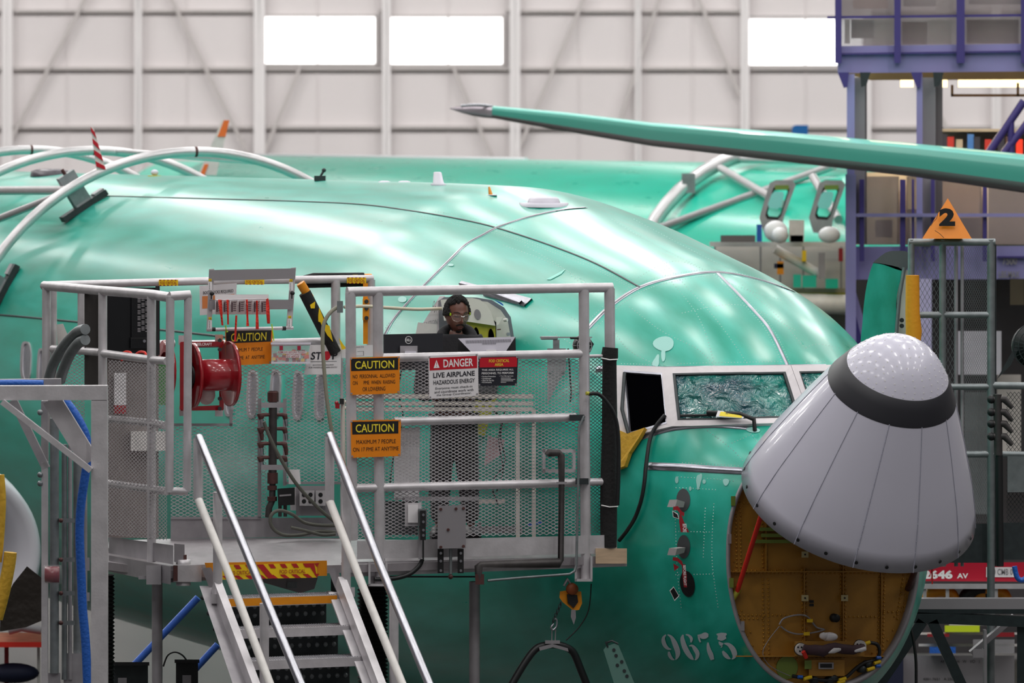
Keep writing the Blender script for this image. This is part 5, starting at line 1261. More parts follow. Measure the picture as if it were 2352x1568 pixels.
# safety glasses
clr=mat('clear_lens',(.9,.95,.95),.03,alpha=.06,coat=.3)
gl=MB()
for s_ in (-1,1):
    q=[hp3(s_*X,Y,Z) for X,Y,Z in ((.008,.026,.108),(.03,.03,.106),(.056,.024,.086),(.066,.012,.068),(.056,-.012,.088),(.034,-.018,.106),(.014,-.006,.112))]
    gl.add(q,[tuple(range(7))])
    MB().tube(q,.0009,5,closed=True).out('lens_rim',mat('rim_%d'%s_,S(200,190,180),.2,.3),PE)
    MB().bar(hp3(s_*.068,.022,.066),hp3(s_*.083,.02,-.01),.004,.016,up=hu).out('glasses_arm',lime,PE)
gl.out('glasses_lens',clr,PE); MB().tube([hp3(-.012,.022,.11),hp3(0,.02,.118),hp3(.012,.022,.11)],.0022,6).out('glasses_bridge',wink,PE)
mb=MB().ball(hp3(-.084,-.008,.0),.009,5); mb.tube([hp3(-.085,-.01,.004),hp3(-.084,-.034,.008)],.0045,6); mb.out('earbud',wink,PE)
# ---------------- hoops over the rear fuselage ----------------
hoopm=mat('hoop_aluminium', S(205,202,204), .3, .5, noise=.05, nscale=8)
CRD=thing('hoop_cradle','silver tube hoops with clamp blocks arching over the rear fuselage','cradle',tuple(O0+AX*-8+Vector((0,0,1.1))))
def hoop(t,r,a0,a1,w,n=48):
    c=O0+AX*t+Vector((0,0,CZ-2.4)); pts=[c+(LX*math.sin(a)+UP*math.cos(a))*r for a in [a0+(a1-a0)*k/n for k in range(n+1)]]
    o=MB().tube(pts,w,14).out('hoop_tube',hoopm,CRD)
    p=c+UP*r; subpart('tube_joint',MB().tube([p-LX*.012,p+LX*.012],w*1.04,14),rust,o)
hoop(-7.65,2.215,-.75,1.5,.045); hoop(-10.8,2.215,-.7,1.45,.045); hoop(-12.95,2.215,-.7,1.3,.045)
def lp(t,a,r=2.22): return O0+AX*t+Vector((0,0,CZ-2.4))+(LX*math.sin(a)+UP*math.cos(a))*r
MB().tube([lp(-7.65,.56),lp(-14,.62)],.04,12).out('tie_tube',hoopm,CRD); MB().tube([lp(-7.65,.60),lp(-10.8,.98)],.035,12).out('tie_tube',hoopm,CRD); MB().tube([lp(-7.65,-.3),lp(-10.8,-.1)],.03,12).out('tie_tube',hoopm,CRD)
def clampb(x,y):
    p=hit(x,y,0); _,n=hitn(x,y); s=n.cross(AX).normalized()
    R=Matrix((AX,s,n)).transposed()
    b=MB().box(p+n*.2,(.09,.16,.3),R).out('clamp_block',galv,CRD)
    f=MB().box(p+n*.025,(.12,.46,.05),R).out('foot_plate',darkst,CRD); subpart('foot_pad',MB().box(p+n*.055,(.1,.14,.03),R).box(p+n*.055+s*.17,(.1,.1,.03),R),alud,f)
    subpart('clamp_bolt',MB().tube([p+n*.33,p+n*.4],.016,8).tube([p+n*.2+s*.08,p+n*.2+s*.13],.02,8),rust,b)
clampb(196,478); clampb(14,665)
# ---------------- foreground aluminium frame, left ----------------
G=D(31.0)
FR=thing('aluminium_frame','square-tube aluminium frame with diagonal braces in the left foreground','frame',(P(228,1568,31).x,31,0))
def gbar(pts,w,dep,d=31.0,m=alu,nm='frame_bar'):
    a=P(*pts[0],d+dep/2); b=P(*pts[1],d+dep/2); MB().bar(a,b,w*d/FPX if abs(pts[0][0]-pts[1][0])<1 else dep, dep if abs(pts[0][0]-pts[1][0])<1 else w*d/FPX, up=Vector((0,1,0)) if 0 else UP) if 0 else None
    t=(b-a).normalized(); n=Vector((0,1,0)).cross(t).normalized()*w/2*d/FPX; yv=Vector((0,dep/2,0))
    MB().hexa([a-n-yv,b-n-yv,b+n-yv,a+n-yv],[a-n+yv,b-n+yv,b+n+yv,a+n+yv]).out(nm,m,FR)
gbar([(-60,902),(247,901)],33,.09); gbar([(229,919),(229,1900)],37,.09,m=alu,nm='frame_post')
gbar([(118,915),(207,1060)],42,.05,31.1,nm='brace'); gbar([(5,922),(209,1080)],13,.05,30.95,nm='brace'); gbar([(30,918),(106,1075)],18,.05,31.6,alud,'brace')
gbar([(-40,878),(140,876)],14,.06,31.7,alud); gbar([(103,1060),(103,1800)],14,.06,31.6,alu,'frame_post'); gbar([(103,920),(103,1065)],16,.05,31.8,alud,'frame_post')
PB=thing('pipe_bundle','bundle of grey vertical conduits clamped beside the aluminium frame post','pipes',(P(150,1568,31.8).x,31.8,0))
for x,w,y0,y1,d in ((125,21,960,1545,31.7),(148,13,1020,1560,31.8),(161,10,1020,1560,31.8),(179,22,1040,1500,31.9),(196,9,1010,1900,32.0)):
    MB().tube([P(x,y0,d),P(x,y1,d)],w/2*d/FPX,14).out('conduit',galv if w>12 else alud,PB)
boxp(D(31.8),146,1500,190,1700,.12).out('conduit_box',alud,PB); boxp(D(31.7),111,1545,139,1800,.1).out('conduit_box',alud,PB)
for y in (1195,1285,1362,1430):
    boxp(D(31.7),135,y-5,172,y+5,.08,.05).out('conduit_clamp',galv,PB); MB().ball(P(140,y,31.6),.014,5).out('clamp_bolt',rust,PB)
for y in (947,1090,1110): MB().ball(P(92,y,31.6),.018,6).out('hex_bolt',galv,PB)
boxp(D(31.6),196,1280,206,1310,.06).out('conduit_clamp',alud,PB); boxp(D(31.6),196,1360,206,1380,.06).out('conduit_clamp',alud,PB)
RBn=thing('red_beacon','small red beacon lamp in a clear cover on the conduits','beacon',tuple(P(122,1338,31.5)))
MB().lathe([(0,.0),(0,.05),(.085,.05),(.085,0)],P(104,1319,31.5),(1,0,0),18).out('beacon_lens',mat('beacon_red',S(130,20,40),.25,coat=.5),RBn)
MB().lathe([(0,.03),(-.005,.058),(.1,.058),(.105,.03)],P(103,1319,31.5),(1,0,0),18).out('beacon_cover',mat('beacon_clear',(.8,.8,.82),.1,alpha=.1),RBn)
solo('blue_hose','ribbed blue hose running down behind the aluminium frame post','hose',MB().tube([P(*p,31.35) for p in smoothpath([(145,915),(172,950),(195,995),(202,1040),(196,1090),(186,1160),(183,1230),(187,1330),(190,1400),(197,1480),(202,1600)],6)],.027,14),blue)
solo('blue_tube','blue rubber tube lying on the top beam of the aluminium frame','tube',MB().tube([P(-20,880,31.5),P(40,879,31.5),P(100,880,31.5)],.02,10),blue)
# ---------------- engine and clutter under the wing, left ----------------
EN=thing('engine_cowling','pale grey engine cowling at the lower left, behind the aluminium frame','engine',tuple(P(-40,1500,41)))
ec=P(-105,1275,40); 
cowl=mat('cowl_white',S(214,212,220),.3,coat=.3)
MB().lathe([(-2.6,.55),(-1.8,.66),(-.9,.74),(-.3,.745),(-.05,.70),(0,.66),(-.04,.6),(-.2,.5),(-.5,.42)],ec,AX,64).out('cowl_shell',cowl,EN)
MB().lathe([(-.5,.42),(-.55,0)],ec,AX,40).out('inlet_dark',voidm,EN)
MB().lathe([(-.45,.0),(-.2,.16),(-.42,.2),(-.5,.2)],ec,AX,24).out('spinner',darkst,EN)
YT=thing('yellow_tube','curved yellow tube in front of the engine cowling','tube',tuple(P(20,1400,36)))
MB().tube([P(*p,36) for p in smoothpath([(0,1090),(4,1150),(0,1230),(-6,1290)],4)],.03,10).out('tube',cloth,YT); MB().tube([P(*p,36) for p in smoothpath([(24,1268),(20,1300),(8,1360),(-8,1420)],4)],.045,12).out('tube',cloth,YT)
solo('shade_sheet','dark sheet standing in for the shaded opening under the engine cowling','sheet',panel(D(39),[(0,1400),(30,1340),(62,1300),(100,1330),(108,1420),(60,1440),(0,1450)],.1),mat('shade_dark',S(40,34,30),.3,bump=1,bscale=6))  # dark sheet paints the shade of the opening below the cowling
WS=thing('low_bench','low bench with dark tools and a tan top at the lower left','bench',tuple(P(40,1568,44)))
boxp(D(44),-40,1452,106,1482,.6).out('bench_top',wood,WS); boxp(D(43.8),-40,1474,100,1486,.5).out('orange_edge',redrib,WS); boxp(D(44),10,1482,20,1640,.1).out('bench_leg',redtag,WS); boxp(D(44),85,1482,92,1640,.1).out('bench_leg',wpaint,WS)
solo('navy_bag','dark navy bag lying below the low bench','bag',MB().ball(P(30,1545,44),.17,10,(1.3,.6,.5)),navyc)
solo('tool_roll','grey and black tool roll lying on the low bench','roll',MB().tube([P(20,1448,43.9),P(50,1440,43.9),P(95,1447,43.9)],.035,10),bgrey)
for k,(a_,b_,w_) in enumerate((((455,1372),(300,1535),.025),((500,1480),(440,1545),.025))):
    solo('blue_strut',['long blue diagonal strut behind the support leg under the platform','short blue strut at the foot of the stairs'][k],'strut',MB().tube([P(*a_,36),P(*b_,36)],w_,12),mat('blue_paint_%d'%k,S(60,104,196),.35,noise=.15),'blue struts')
for k,(x0,y0,x1,y1,lab) in enumerate(((256,1526,340,1700,'dark grey machine box at the bottom, left of the support leg'),(404,1520,455,1700,'black machine box at the bottom, right of the support leg'))):
    T=thing('machine_box',lab,'box',tuple(P((x0+x1)/2,y1,35)))
    boxp(D(35),x0,y0,x1,y1,.4).out('box_body',darkst if k==0 else blk,T); boxp(D(34.9),x0-3,y0-6,x1+3,y0+2,.45).out('box_lid',blk,T); boxp(D(34.6),x0+15,y0+30,x0+35,y0+60,.02).out('box_vent',graysign,T)
solo('thin_black_cable','thin black cable arching over the machine boxes','cable',MB().tube([P(*p,35) for p in smoothpath([(375,1530),(385,1505),(402,1497),(420,1505),(432,1522)],5)],.006,6),blk)
UB=thing('bracket_box','grey folded metal box hanging below the top of the stairs','box',tuple(F(690,1362,-.5)))
panel(F,[(600,1328),(730,1326),(722,1352),(690,1362),(600,1336)],.3,-.4).out('box_body',graysign,UB); boxp(F,660,1336,682,1350,.01,-.39).out('box_plate',galv,UB)
boxp(F,760,1322,775,1368,.2,-.4).out('box_arm',darkst,UB)
# ---------------- aircraft and structures behind ----------------
def bgplane(name,lab,org,t0,t1,m,dz=0):
    T=thing(name,lab,'airplane',tuple(org+AX*((t0+t1)/2)))
    vs=[];fs=[];na=72;nt=12
    for i in range(nt+1):
        t=t0+(t1-t0)*i/nt
        for k in range(na): vs.append(skinpt(-5,2*math.pi*k/na,org+AX*(t+5))+UP*dz)
    for i in range(nt):
        for k in range(na): fs.append((i*na+k,i*na+(k+1)%na,(i+1)*na+(k+1)%na,(i+1)*na+k))
    MB().add(vs,fs,True).out('fuselage_skin',m,T); 
    MB().add([vs[k] for k in range(na)],[tuple(range(na))]).out('end_frame',gprimer,T); MB().add(vs[-na:],[tuple(range(na))]).out('end_frame',gprimer,T)
    return T
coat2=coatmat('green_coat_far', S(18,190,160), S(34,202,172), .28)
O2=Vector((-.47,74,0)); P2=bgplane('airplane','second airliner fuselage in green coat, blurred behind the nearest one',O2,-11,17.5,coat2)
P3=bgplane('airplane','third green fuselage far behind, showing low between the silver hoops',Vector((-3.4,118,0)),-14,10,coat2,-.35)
def b2(t,a,r=1.0):  # point on second plane
    v=1.88*math.sin(a)*r; z=-2.4+(2.0*math.cos(a))*r
    return O2+AX*t+LX*v+Vector((0,0,CZ+z))
wrap=mat('white_wrap',S(240,240,244),.3)
MB().tube([b2(t,.03,1.0) for t in [-10+i for i in range(13)]],.035,8).out('white_crown_wrap',wrap,P2)
# hoop and tie tubes over the second aircraft
C2=thing('hoop_cradle','silver tube frame clamped over the second fuselage','cradle',tuple(O2+AX*6+UP*1))
MB().tube([b2(10.4,a,1.08) for a in [-.3+.1*i for i in range(16)]],.09,12).out('hoop_tube',hoopm,C2)
for a in (.62,1.02): p=b2(10.4,a,1.08); MB().box(p,(.16,.2,.24)).out('clamp_block',galv,C2)
for (ta,aa),(tb,ab) in (((10.4,.4),(13.6,.75)),((10.4,.98),(13.6,.35)),((10.4,.25),(17,.3)),((13.6,.5),(15.5,.85))):
    MB().tube([b2(ta,aa,1.06),b2(tb,ab,1.06)],.05,10).out('tie_tube',hoopm,C2)
for k,(x,lab) in enumerate(((1748,'open emergency exit hatch on the second fuselage, left one'),(1862,'open emergency exit hatch on the second fuselage, right one'))):
    d=58.6; T=thing('exit_hatch',lab,'hatch',tuple(P(x+40,545,d)),'open exit hatches')
    o_=[(x+20,420),(x+34,413),(x+72,414),(x+80,424),(x+52,500),(x+46,538),(x+6,534),(x-4,500),(x,486)]
    i_=[(x+28,432),(x+36,426),(x+62,427),(x+66,434),(x+46,496),(x+38,505),(x+14,503),(x+10,495),(x+12,486)]
    fn=D(d); n=len(o_); a=[fn(*p) for p in o_]; b=[fn(*p) for p in i_]; a2=[fn(*p,-.12) for p in o_]; b2_=[fn(*p,-.12) for p in i_]
    vs=a+b+a2+b2_; fs=[]
    for j in range(n):
        q=(j+1)%n; fs+= [(j,q,n+q,n+j),(2*n+j,3*n+j,3*n+q,2*n+q),(j,2*n+j,2*n+q,q),(n+j,n+q,3*n+q,3*n+j)]
    MB().add(vs,fs).out('hatch_frame',alud,T)
    o2=[((u*0.82+v*.18),(s_*.82+t_*.18)) for (u,s_),(v,t_) in zip(i_,[(x+38,466)]*n)]
    MB().add([fn(*p,-.05) for p in i_]+[fn(*p,-.05) for p in o2],[(j,(j+1)%n,n+(j+1)%n,n+j) for j in range(n)]).out('hatch_liner',blk,T)
    panel(fn,[(x+24,446),(x+30,440),(x+50,440),(x+53,448),(x+46,474),(x+38,480),(x+18,478),(x+16,468)],.03,.02).out('hatch_pane',mat('hatch_pane_%d'%k,S(150,230,225),.2),T)
    boxp(fn,x+32,425,x+64,436,.05,.01).out('hatch_sill',gprimer,T)
# winglets far left
for k,(q,q2,lab) in enumerate((([(208,291),(214,291),(243,390),(222,392)],None,'thin red and white striped winglet rising behind the silver hoops'),([(510,276),(527,276),(497,402),(455,402)],None,'white winglet with an orange tip behind the silver hoops'))):
    T=thing('winglet',lab,'winglet',tuple(P(230 if k==0 else 475,400,(44,60)[k])),'far winglets')
    fn=D((44,60)[k]); panel(fn,q,.12).out('winglet_fin',wpaint,T)
    if k==0:
        for i in range(4): v=i*.26; panel(fn,[inq(q,0,v),inq(q,1,v+.13),inq(q,1,min(1,v+.28)),inq(q,0,min(1,v+.12))],.01,.01).out('red_stripe',dred,T)
    else:
        panel(fn,sub(q,.25,0,1,.3),.01,.01).out('orange_tip',redrib if 0 else mat('orange_tip',S(245,120,50),.4),T); panel(fn,sub(q,.1,.8,.35,1),.01,.01).out('orange_line',MT['orange_tip'],T)
solo('blue_fin_tip','small bright blue fin tip above the near wing','fin',panel(D(90),[(1819,292),(1826,287),(1856,287),(1850,700),(1800,700),(1819,306)],.1),mat('bright_blue',S(40,140,230),.4))
# wing blade of another aircraft
WG=thing('wing','long thin green wing crossing in front of the wall, tip pointing left','wing',tuple(P(2352,420,55)))
secs=[(1130,243,271,60),(1300,258,302,58.5),(1500,282,336,55.5),(1800,304,371,51.5),(2100,330,406,49.5),(2352,354,443,48.5),(3100,450,580,44)]
def wsec(x,yt,yb,d):
    h=(yb-yt)*d/FPX; b=P(x,yb,d)
    return [b+Vector((0,dy*h,z*h)) for dy,z in ((.9,.03),(.35,0),(.1,.05),(.0,.15),(.0,.24),(.0,.27),(.02,.5),(.06,.66),(.08,.70),(.3,.86),(.8,.95),(1.6,1.0),(2.6,1.02),(4,.8),(4,.7),(2,.2))]
n=16; vs=[]
for s_ in secs: vs+=wsec(*s_)
cols={'lead':[],'face':[],'top':[]}
for i in range(len(secs)-1):
    for k in range(n):
        f=(i*n+k,i*n+(k+1)%n,(i+1)*n+(k+1)%n,(i+1)*n+k)
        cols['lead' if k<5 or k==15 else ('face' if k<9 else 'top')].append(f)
wt=mat('wing_green',S(62,150,135),.4); wl=mat('wing_green_lit',S(120,215,200),.35,coat=.3); wg=mat('wing_bare',S(112,104,106),.35,.5)  # lighter green puts the lamp light on the wing top into its colour
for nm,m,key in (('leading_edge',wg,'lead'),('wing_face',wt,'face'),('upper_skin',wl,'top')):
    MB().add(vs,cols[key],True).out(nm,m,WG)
tipm=mat('wing_tip_metal',S(160,150,158),.3,.5)
tv=[P(1033,248,60.3)]*0
vs=[];tn=[(1132,242,272,60),(1110,238,270,60.1),(1085,238,266,60.2),(1060,243,259,60.3),(1033,248,250,60.4)]
for s_ in tn: vs+=wsec(*s_)
MB().add(vs,[(i*n+k,i*n+(k+1)%n,(i+1)*n+(k+1)%n,(i+1)*n+k) for i in range(4) for k in range(n)],True).out('wing_tip',tipm,WG)
for i in range(12): MB().ball(P(1062+i*6,243-2*math.sin(i/11*3.1),60.1)+UP*.0,.02,4).out('tip_fastener',chrome,WG)
# ---------------- violet steel mezzanine ----------------
MZ=thing('mezzanine','violet steel mezzanine with mesh guards and lamps, upper right','mezzanine',(P(2150,700,52).x,52,0))
m75=D(52)
def mz(x0,y0,x1,y1,dep=.3,m=purple,nm='beam',off=0): return boxp(m75,x0,y0,x1,y1,dep,off).out(nm,m,MZ)
panel(m75,[(1924,106),(3300,88),(3300,155),(1924,168)],.35,.1).out('main_beam',purple,MZ)
panel(m75,[(1924,122),(3300,102),(3300,107),(1924,126)],.05,.16).out('beam_flange',purpd,MZ)
panel(m75,[(1924,166),(3300,155),(3300,180),(2000,184)],5,-.6).out('underside_deck',mat('tan_deck',S(160,130,80),.6),MZ)
for x in (1918,2054,2197,2345): mz(x,-40,x+(15 if x<2190 else 19),145,.12,purpd,'guard_post',.25)
panel(m75,[(1900,37),(3300,22),(3300,27),(1900,43)],.08,.2).out('guard_rail',purpd,MZ)
scr=mat('screen_mesh',S(150,138,136),.7,noise=.12,nscale=1.2,alpha=.62)
for x0,x1 in ((1933,2054),(2069,2197),(2216,2345),(2360,2900)):
    panel(m75,[(x0,-60),(x1,-60),(x1,104),(x0,107)],.02,.05).out('mesh_screen',scr,MZ)
rr=random.Random(11)
for k,(x0,y0,x1,y1,m) in enumerate(((1940,45,1952,100,wink),(1955,45,2008,88,bgrey),(2010,40,2050,105,wpaint),(2072,50,2130,102,mat('brown_grey',S(130,110,104),.6)),(2132,45,2185,100,wpaint),(2220,45,2340,100,mat('brown_grey2',S(122,108,102),.6)),(1960,-40,2040,20,mat('tan_pinkish',S(205,175,165),.6)),(2075,-40,2150,15,bgrey),(2150,-40,2190,30,wpaint),(2225,-40,2350,10,bgrey))):
    solo('stored_cabinet',['bright white narrow cabinet at the left end of the upper mezzanine','dark grey cabinet on the upper mezzanine, second from the left','pale cabinet left of the second guard post up on the mezzanine','brownish cabinet between the second and third mezzanine posts','pale cabinet left of the third mezzanine post','wide brownish cabinet right of the third mezzanine post','pinkish crate high up at the left end of the mezzanine','grey crate high up right of the second mezzanine post','white crate high up left of the third mezzanine post','wide grey crate at the top right of the mezzanine'][k],'cabinet',boxp(D(53.5),x0,y0,x1,y1,1.0),m,'things stored on the mezzanine')
for x,y0,y1,w in ((1945,170,560,18),(2105,170,560,14)):
    mz(x,y0,x+w,y1+200 if x<2000 else y1,.1,purple,'column_flange',.3); mz(x+w,y0+8,x+w+(24 if w==18 else 30),y1,.08,graysign,'column_web',.15)
    mz(x+w+(22 if w==18 else 30),y0,x+w+(28 if w==18 else 46),y1,.3,mat('column_dark_%d'%x,S(98,92,94),.6),'column_back_flange',.1)
for x in (1930,2098): panel(m75,[(x-6,166),(x+20,166),(x+16,200),(x+8,202)],.1,.35).out('haunch',purpd,MZ); panel(m75,[(x+45,166),(x+70,166),(x+60,196),(x+48,200)],.1,.35).out('haunch',darkst,MZ)
for k,(x0,x1) in enumerate(((2068,2098),(2150,2176),(2201,2420))): 
    boxp(D(52.8),x0,182,x1,200,.5).out('strip_lamp',lampm,MZ)
lt=bpy.data.lights.new('strip_light','AREA'); lt.shape='RECTANGLE'; lt.size=3; lt.size_y=.5; lt.energy=60; lt.color=(1,.82,.5); lo=bpy.data.objects.new('strip_light',lt); lo.location=P(2260,206,53); COL.objects.link(lo)
for q in ([(2184,195),(2190,195),(2190,222),(2184,222)],[(2184,216),(2460,216),(2460,222),(2184,222)],[(2335,190),(2341,190),(2341,222),(2335,222)]): panel(D(52.5),q,.1).out('gas_pipe',mat('brass_pipe',S(150,100,40),.4),MZ)
SH=thing('tool_rack','rack of red and blue boxes under the mezzanine, just above the wing','rack',tuple(P(2240,350,54)))
boxp(D(54),2148,296,2460,302,1.2).out('rack_top',bgrey,SH); boxp(D(54.8),2148,302,2460,420,.2).out('rack_back',bgrey,SH)
for k,(x,m) in enumerate(((2160,navyc),(2176,redtag),(2196,bgrey),(2222,blue),(2236,navyc),(2262,redtag),(2292,navyc),(2310,brown),(2334,redrib))): boxp(D(54),x,308+(k%3)*6,x+15,356,.5).out('bin',m,SH)
for pts in (((2270,352),(2352,232)),((2305,352),(2375,262))): MB().tube([P(*pts[0],51.8),P(*pts[1],51.8)],.04,8).out('stair_rail',purpd,MZ)
MB().tube([P(2322,280,51.8),P(2322,352,51.8)],.035,8).out('stair_rail',purpd,MZ)
# lower storey
for x,w in ((1974,11),(2067,13),(2094,6),(2138,9),(2257,10)): mz(x,412,x+w,600 if x!=1945 else 640,.1,purpd if x>1950 else purple,'guard_post',.3)
mz(1942,400,1966,800,.2,purple,'column_flange',.36)
panel(m75,[(1962,566),(3300,560),(3300,638),(1962,642)],.3,.1).out('lower_beam',purple,MZ); mz(1962,490,3300,498,.06,purple,'guard_rail',.35); mz(2290,588,3300,592,.06,purpd,'beam_flange',.16)
mb=MB(); text_on(mb,m75,rect(2302,590,2336,608),'7500',0,0,1,1,.03,.13); text_on(mb,m75,rect(2294,622,2342,638),'LBS.MAX',0,0,1,1,.03,.13); mb.out('beam_lettering',graysign,MZ)
for x0,x1 in ((1988,2065),(2082,2136),(2150,2255),(2270,2900)): boxp(D(52.5),x0,405,x1,562,.02).out('mesh_screen',scr,MZ)
for k,(x0,y0,x1,y1,c) in enumerate(((1988,430,2060,560,S(196,186,170)),(2085,420,2135,480,S(226,206,160)),(2150,430,2250,500,S(210,180,160)),(2268,430,2420,560,S(186,178,180)),(2090,500,2170,560,S(210,205,200)),(2010,505,2050,545,S(120,112,108)))):
    solo('stored_carton',['tall pale carton on the lower mezzanine storey, leftmost','yellowish carton high on the lower storey, left of the numbered marker','pinkish carton behind the numbered marker','wide grey carton at the right of the lower storey','white carton low behind the numbered marker','small dark carton low at the left of the lower storey'][k],'carton',boxp(D(53.4 if k<5 else 52.8),x0,y0,x1,y1,1.0 if k<5 else .3),mat('carton_%d'%k,c,.7,noise=.12,nscale=1.5),'cartons on the lower storey')
panel(m75,[(1950,660),(1962,655),(2000,790),(1985,800)],.1,.2).out('knee_brace',purple,MZ); panel(m75,[(1960,680),(1985,790),(1990,900),(1955,900)],.1,-.1).out('gusset_plate',purpd,MZ)
boxp(D(54.0),1966,396,3300,562,.1).out('rear_screen',mat('rear_screen_tan',S(178,166,156),.7,noise=.2,nscale=1.5),MZ)
# dark zone below the mezzanine
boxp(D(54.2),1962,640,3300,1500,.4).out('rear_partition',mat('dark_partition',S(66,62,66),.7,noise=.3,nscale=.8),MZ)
for k,(x0,y0,x1,y1,c) in enumerate(((2100,640,2140,1300,S(176,170,205)),(2200,760,2300,860,S(200,196,204)),(2290,860,2345,1040,S(205,196,190)),(2215,900,2270,1180,S(120,122,124)),(2320,640,2352,700,S(80,70,51.8)))):
    solo('storage_locker',['lilac panel behind the tall mesh cage','pale folded panel behind the tall mesh cage','pale panel with small holes right of the tall cage','grey cabinet behind the lower part of the tall cage','dark panel at the right edge below the mezzanine'][k],'locker',boxp(D(49+k*.4),x0,y0,x1,y1,.2),mat('spanel_%d'%k,c,.6,noise=.15,nscale=2),'panels behind the cage')
# work bays below the second aircraft
BY=thing('work_bay','pale work bay platform along the second fuselage with rail and yellow edge','platform',tuple(P(1800,700,56.8)))
d6=D(56.8)
for y0,y1,m,nm in ((555,566,wpaint,'top_rail'),(662,672,mat('tan_edge',S(176,164,140),.6),'floor_edge'),(672,682,khaki,'yellow_edge')): boxp(d6,1630,y0,1950,y1,.15).out(nm,m,BY)
MB().tube([P(1700,692,56.4),P(1960,700,56.4)],.11,12).out('lower_tube',wpaint,BY); boxp(D(57.2),1640,566,1950,665,.3).out('bay_back',mat('bay_grey',S(215,208,204),.6,noise=.1,nscale=2),BY)
MB().tube([P(1780,572,56.5),P(1880,628,56.5)],.05,8).out('bay_brace',wpaint,BY)
for x in (1640,1745,1790,1843,1930): boxp(d6,x,566,x+4,662,.05).out('bay_post',bgrey,BY)
solo('rear_hull','dark underside panel below the work bay beside the nose','panel',boxp(D(57.4),1700,705,1960,1000,.3),mat('hull_dark',S(88,82,84),.6))
for k,(x0,y0,x1,y1,m,lab) in enumerate(((1655,540,1735,556,mat('dgrey',S(110,104,106),.6),'long grey tool tray on the rail of the rear work bay'),(1812,505,1847,554,wpaint,'white carton standing on the rear work bay rail'),(1785,600,1800,630,orpost,'orange cylinder in the rear work bay'),(1738,515,1750,555,blue,'slim blue bottle beside the white bag'),
    (1842,575,1852,600,ylw,'yellow and black gauge in the rear work bay'),(1926,570,1936,600,redtag,'dark red box at the right of the rear work bay'),(1822,630,1840,660,tealm,'green crate in the rear work bay, left of three'),(1843,632,1875,660,tealm,'green crate in the rear work bay, middle of three'),(1896,640,1925,662,tealm,'green crate in the rear work bay, right of three'),(1778,605,1800,616,navyc,'blue cloth bundle in the rear work bay'),(1880,580,1895,640,bgrey,'grey box unit in the rear work bay'),(1815,540,1845,556,darkst,'dark tray on the rear work bay rail'))):
    solo('bay_item',lab,'box',boxp(D(56.3),x0,y0,x1,y1,.4),m)
solo('plastic_bag','shiny white plastic bag on the rear work bay rail','bag',MB().ball(P(1782,531,56.3),.13,10,(1,.7,.9)).ball(P(1792,540,56.2),.09,8),wrap); solo('plastic_bag','small shiny plastic bag right of the white carton','bag',MB().ball(P(1905,539,56.3),.1,8,(1.2,.7,.9)),wrap)
# ---------------- cage with the numbered marker, right ----------------
CG=D(36.5)
CA=thing('mesh_cage','tall galvanized mesh cage beyond the grey nose cone','cage',(P(2185,1300,36.5).x,36.5,0))
def cr_(pts,w,m=galv,nm='cage_rail',d=36.5): q=[P(x,y,d) for x,y in pts]; MB().tube(q,w/2*d/FPX,12).out(nm,m,CA)
cr_([(2087,556),(2286,556)],17)
for x,w,y1 in ((2093,16,1000),(2165,16,1300),(2276,18,2100)): cr_([(x,550),(x,y1)],w,nm='cage_post')
for x,w in ((2196,9),(2210,8),(2286,5)): cr_([(x,560),(x,1300)],w,nm='cage_post',d=36.6,m=alud if x!=2286 else darkst)
for y in (723,888,1043): cr_([(2110,y),(2275,y)],15)
cr_([(2280,885),(2900,893)],17); cr_([(2280,1043),(2900,1050)],15)
xmesh(CG,rect(2103,568,2156,1290),11,19,1.8,-.1).out('cage_mesh',galv,CA); xmesh(CG,rect(2173,568,2192,1290),10,19,1.8,-.1).out('cage_mesh',galv,CA)
xmesh(CG,rect(2212,566,2268,1200),5.2,11,1.6,-.1).out('cage_mesh',galv,CA); xmesh(CG,rect(2312,900,2460,1200),9,12,1.8,-.1).out('cage_mesh',darkst,CA)
boxp(CG,2120,1202,2272,1292,.03,-.05).out('cage_kick_plate',darkst,CA); boxp(CG,2284,1200,2900,1285,.03,-.05).out('cage_kick_plate',darkst,CA); boxp(CG,2314,1045,2900,1130,.1,.02).out('cage_box',galv,CA)
MG=thing('number_marker','orange triangular marker with a black 2 on top of the cage','marker',tuple(P(2175,550,36.4)))
c0_=P(2175,548,36.4); w_=57*36.4/FPX; ap=P(2177,455,36.4)
a=[P(2118,548,36.3),P(2232,548,36.3),ap]; bk_=[P(2178,540,36.8)]
MB().add(a+[Vector((c0_.x+.05,36.75,a[0].z)),ap+Vector((0,.1,-.02))],[(0,1,2),(0,3,1),(0,2,4,3),(1,3,4,2)]).out('marker_body',orange,MG)
mb=MB(); text_on(mb,D(36.296),rect(2157,478,2194,519),'2',0,0,1,1,.06,.0); mb.out('marker_number',blk,MG)
MB().tube([P(*p,36.28) for p in ((2154,492),(2151,502),(2143,510),(2138,518))],.002,5).out('crack',blk,MG)
MB().tube([P(*p,36.28) for p in ((2147,529),(2158,536),(2168,546))],.002,5).out('crack',blk,MG)
solo('yellow_foam_post','yellow foam tube around the left post of the cage','foam tube',MB().tube([P(2096,632,36.3),P(2096,720,36.3),P(2099,760,36.3),P(2095,830,36.3)],.05,14,rs=[.047,.05,.056,.045]),yfoam)
RD=thing('galley_door','green curved cabin door with a dark metal top, open on the far side of the nose','door',tuple(P(2030,790,36.9)))
def curve_door(pts,nm,m):
    panel(D(36.9),smoothpath(pts+[pts[0]],3)[:-1],.15).out(nm,m,RD)
curve_door([(2006,604),(2030,606),(2073,619),(2066,650),(2058,700),(2055,830),(1981,830),(1981,740),(1988,670),(1998,625)],'door_skin',coat)
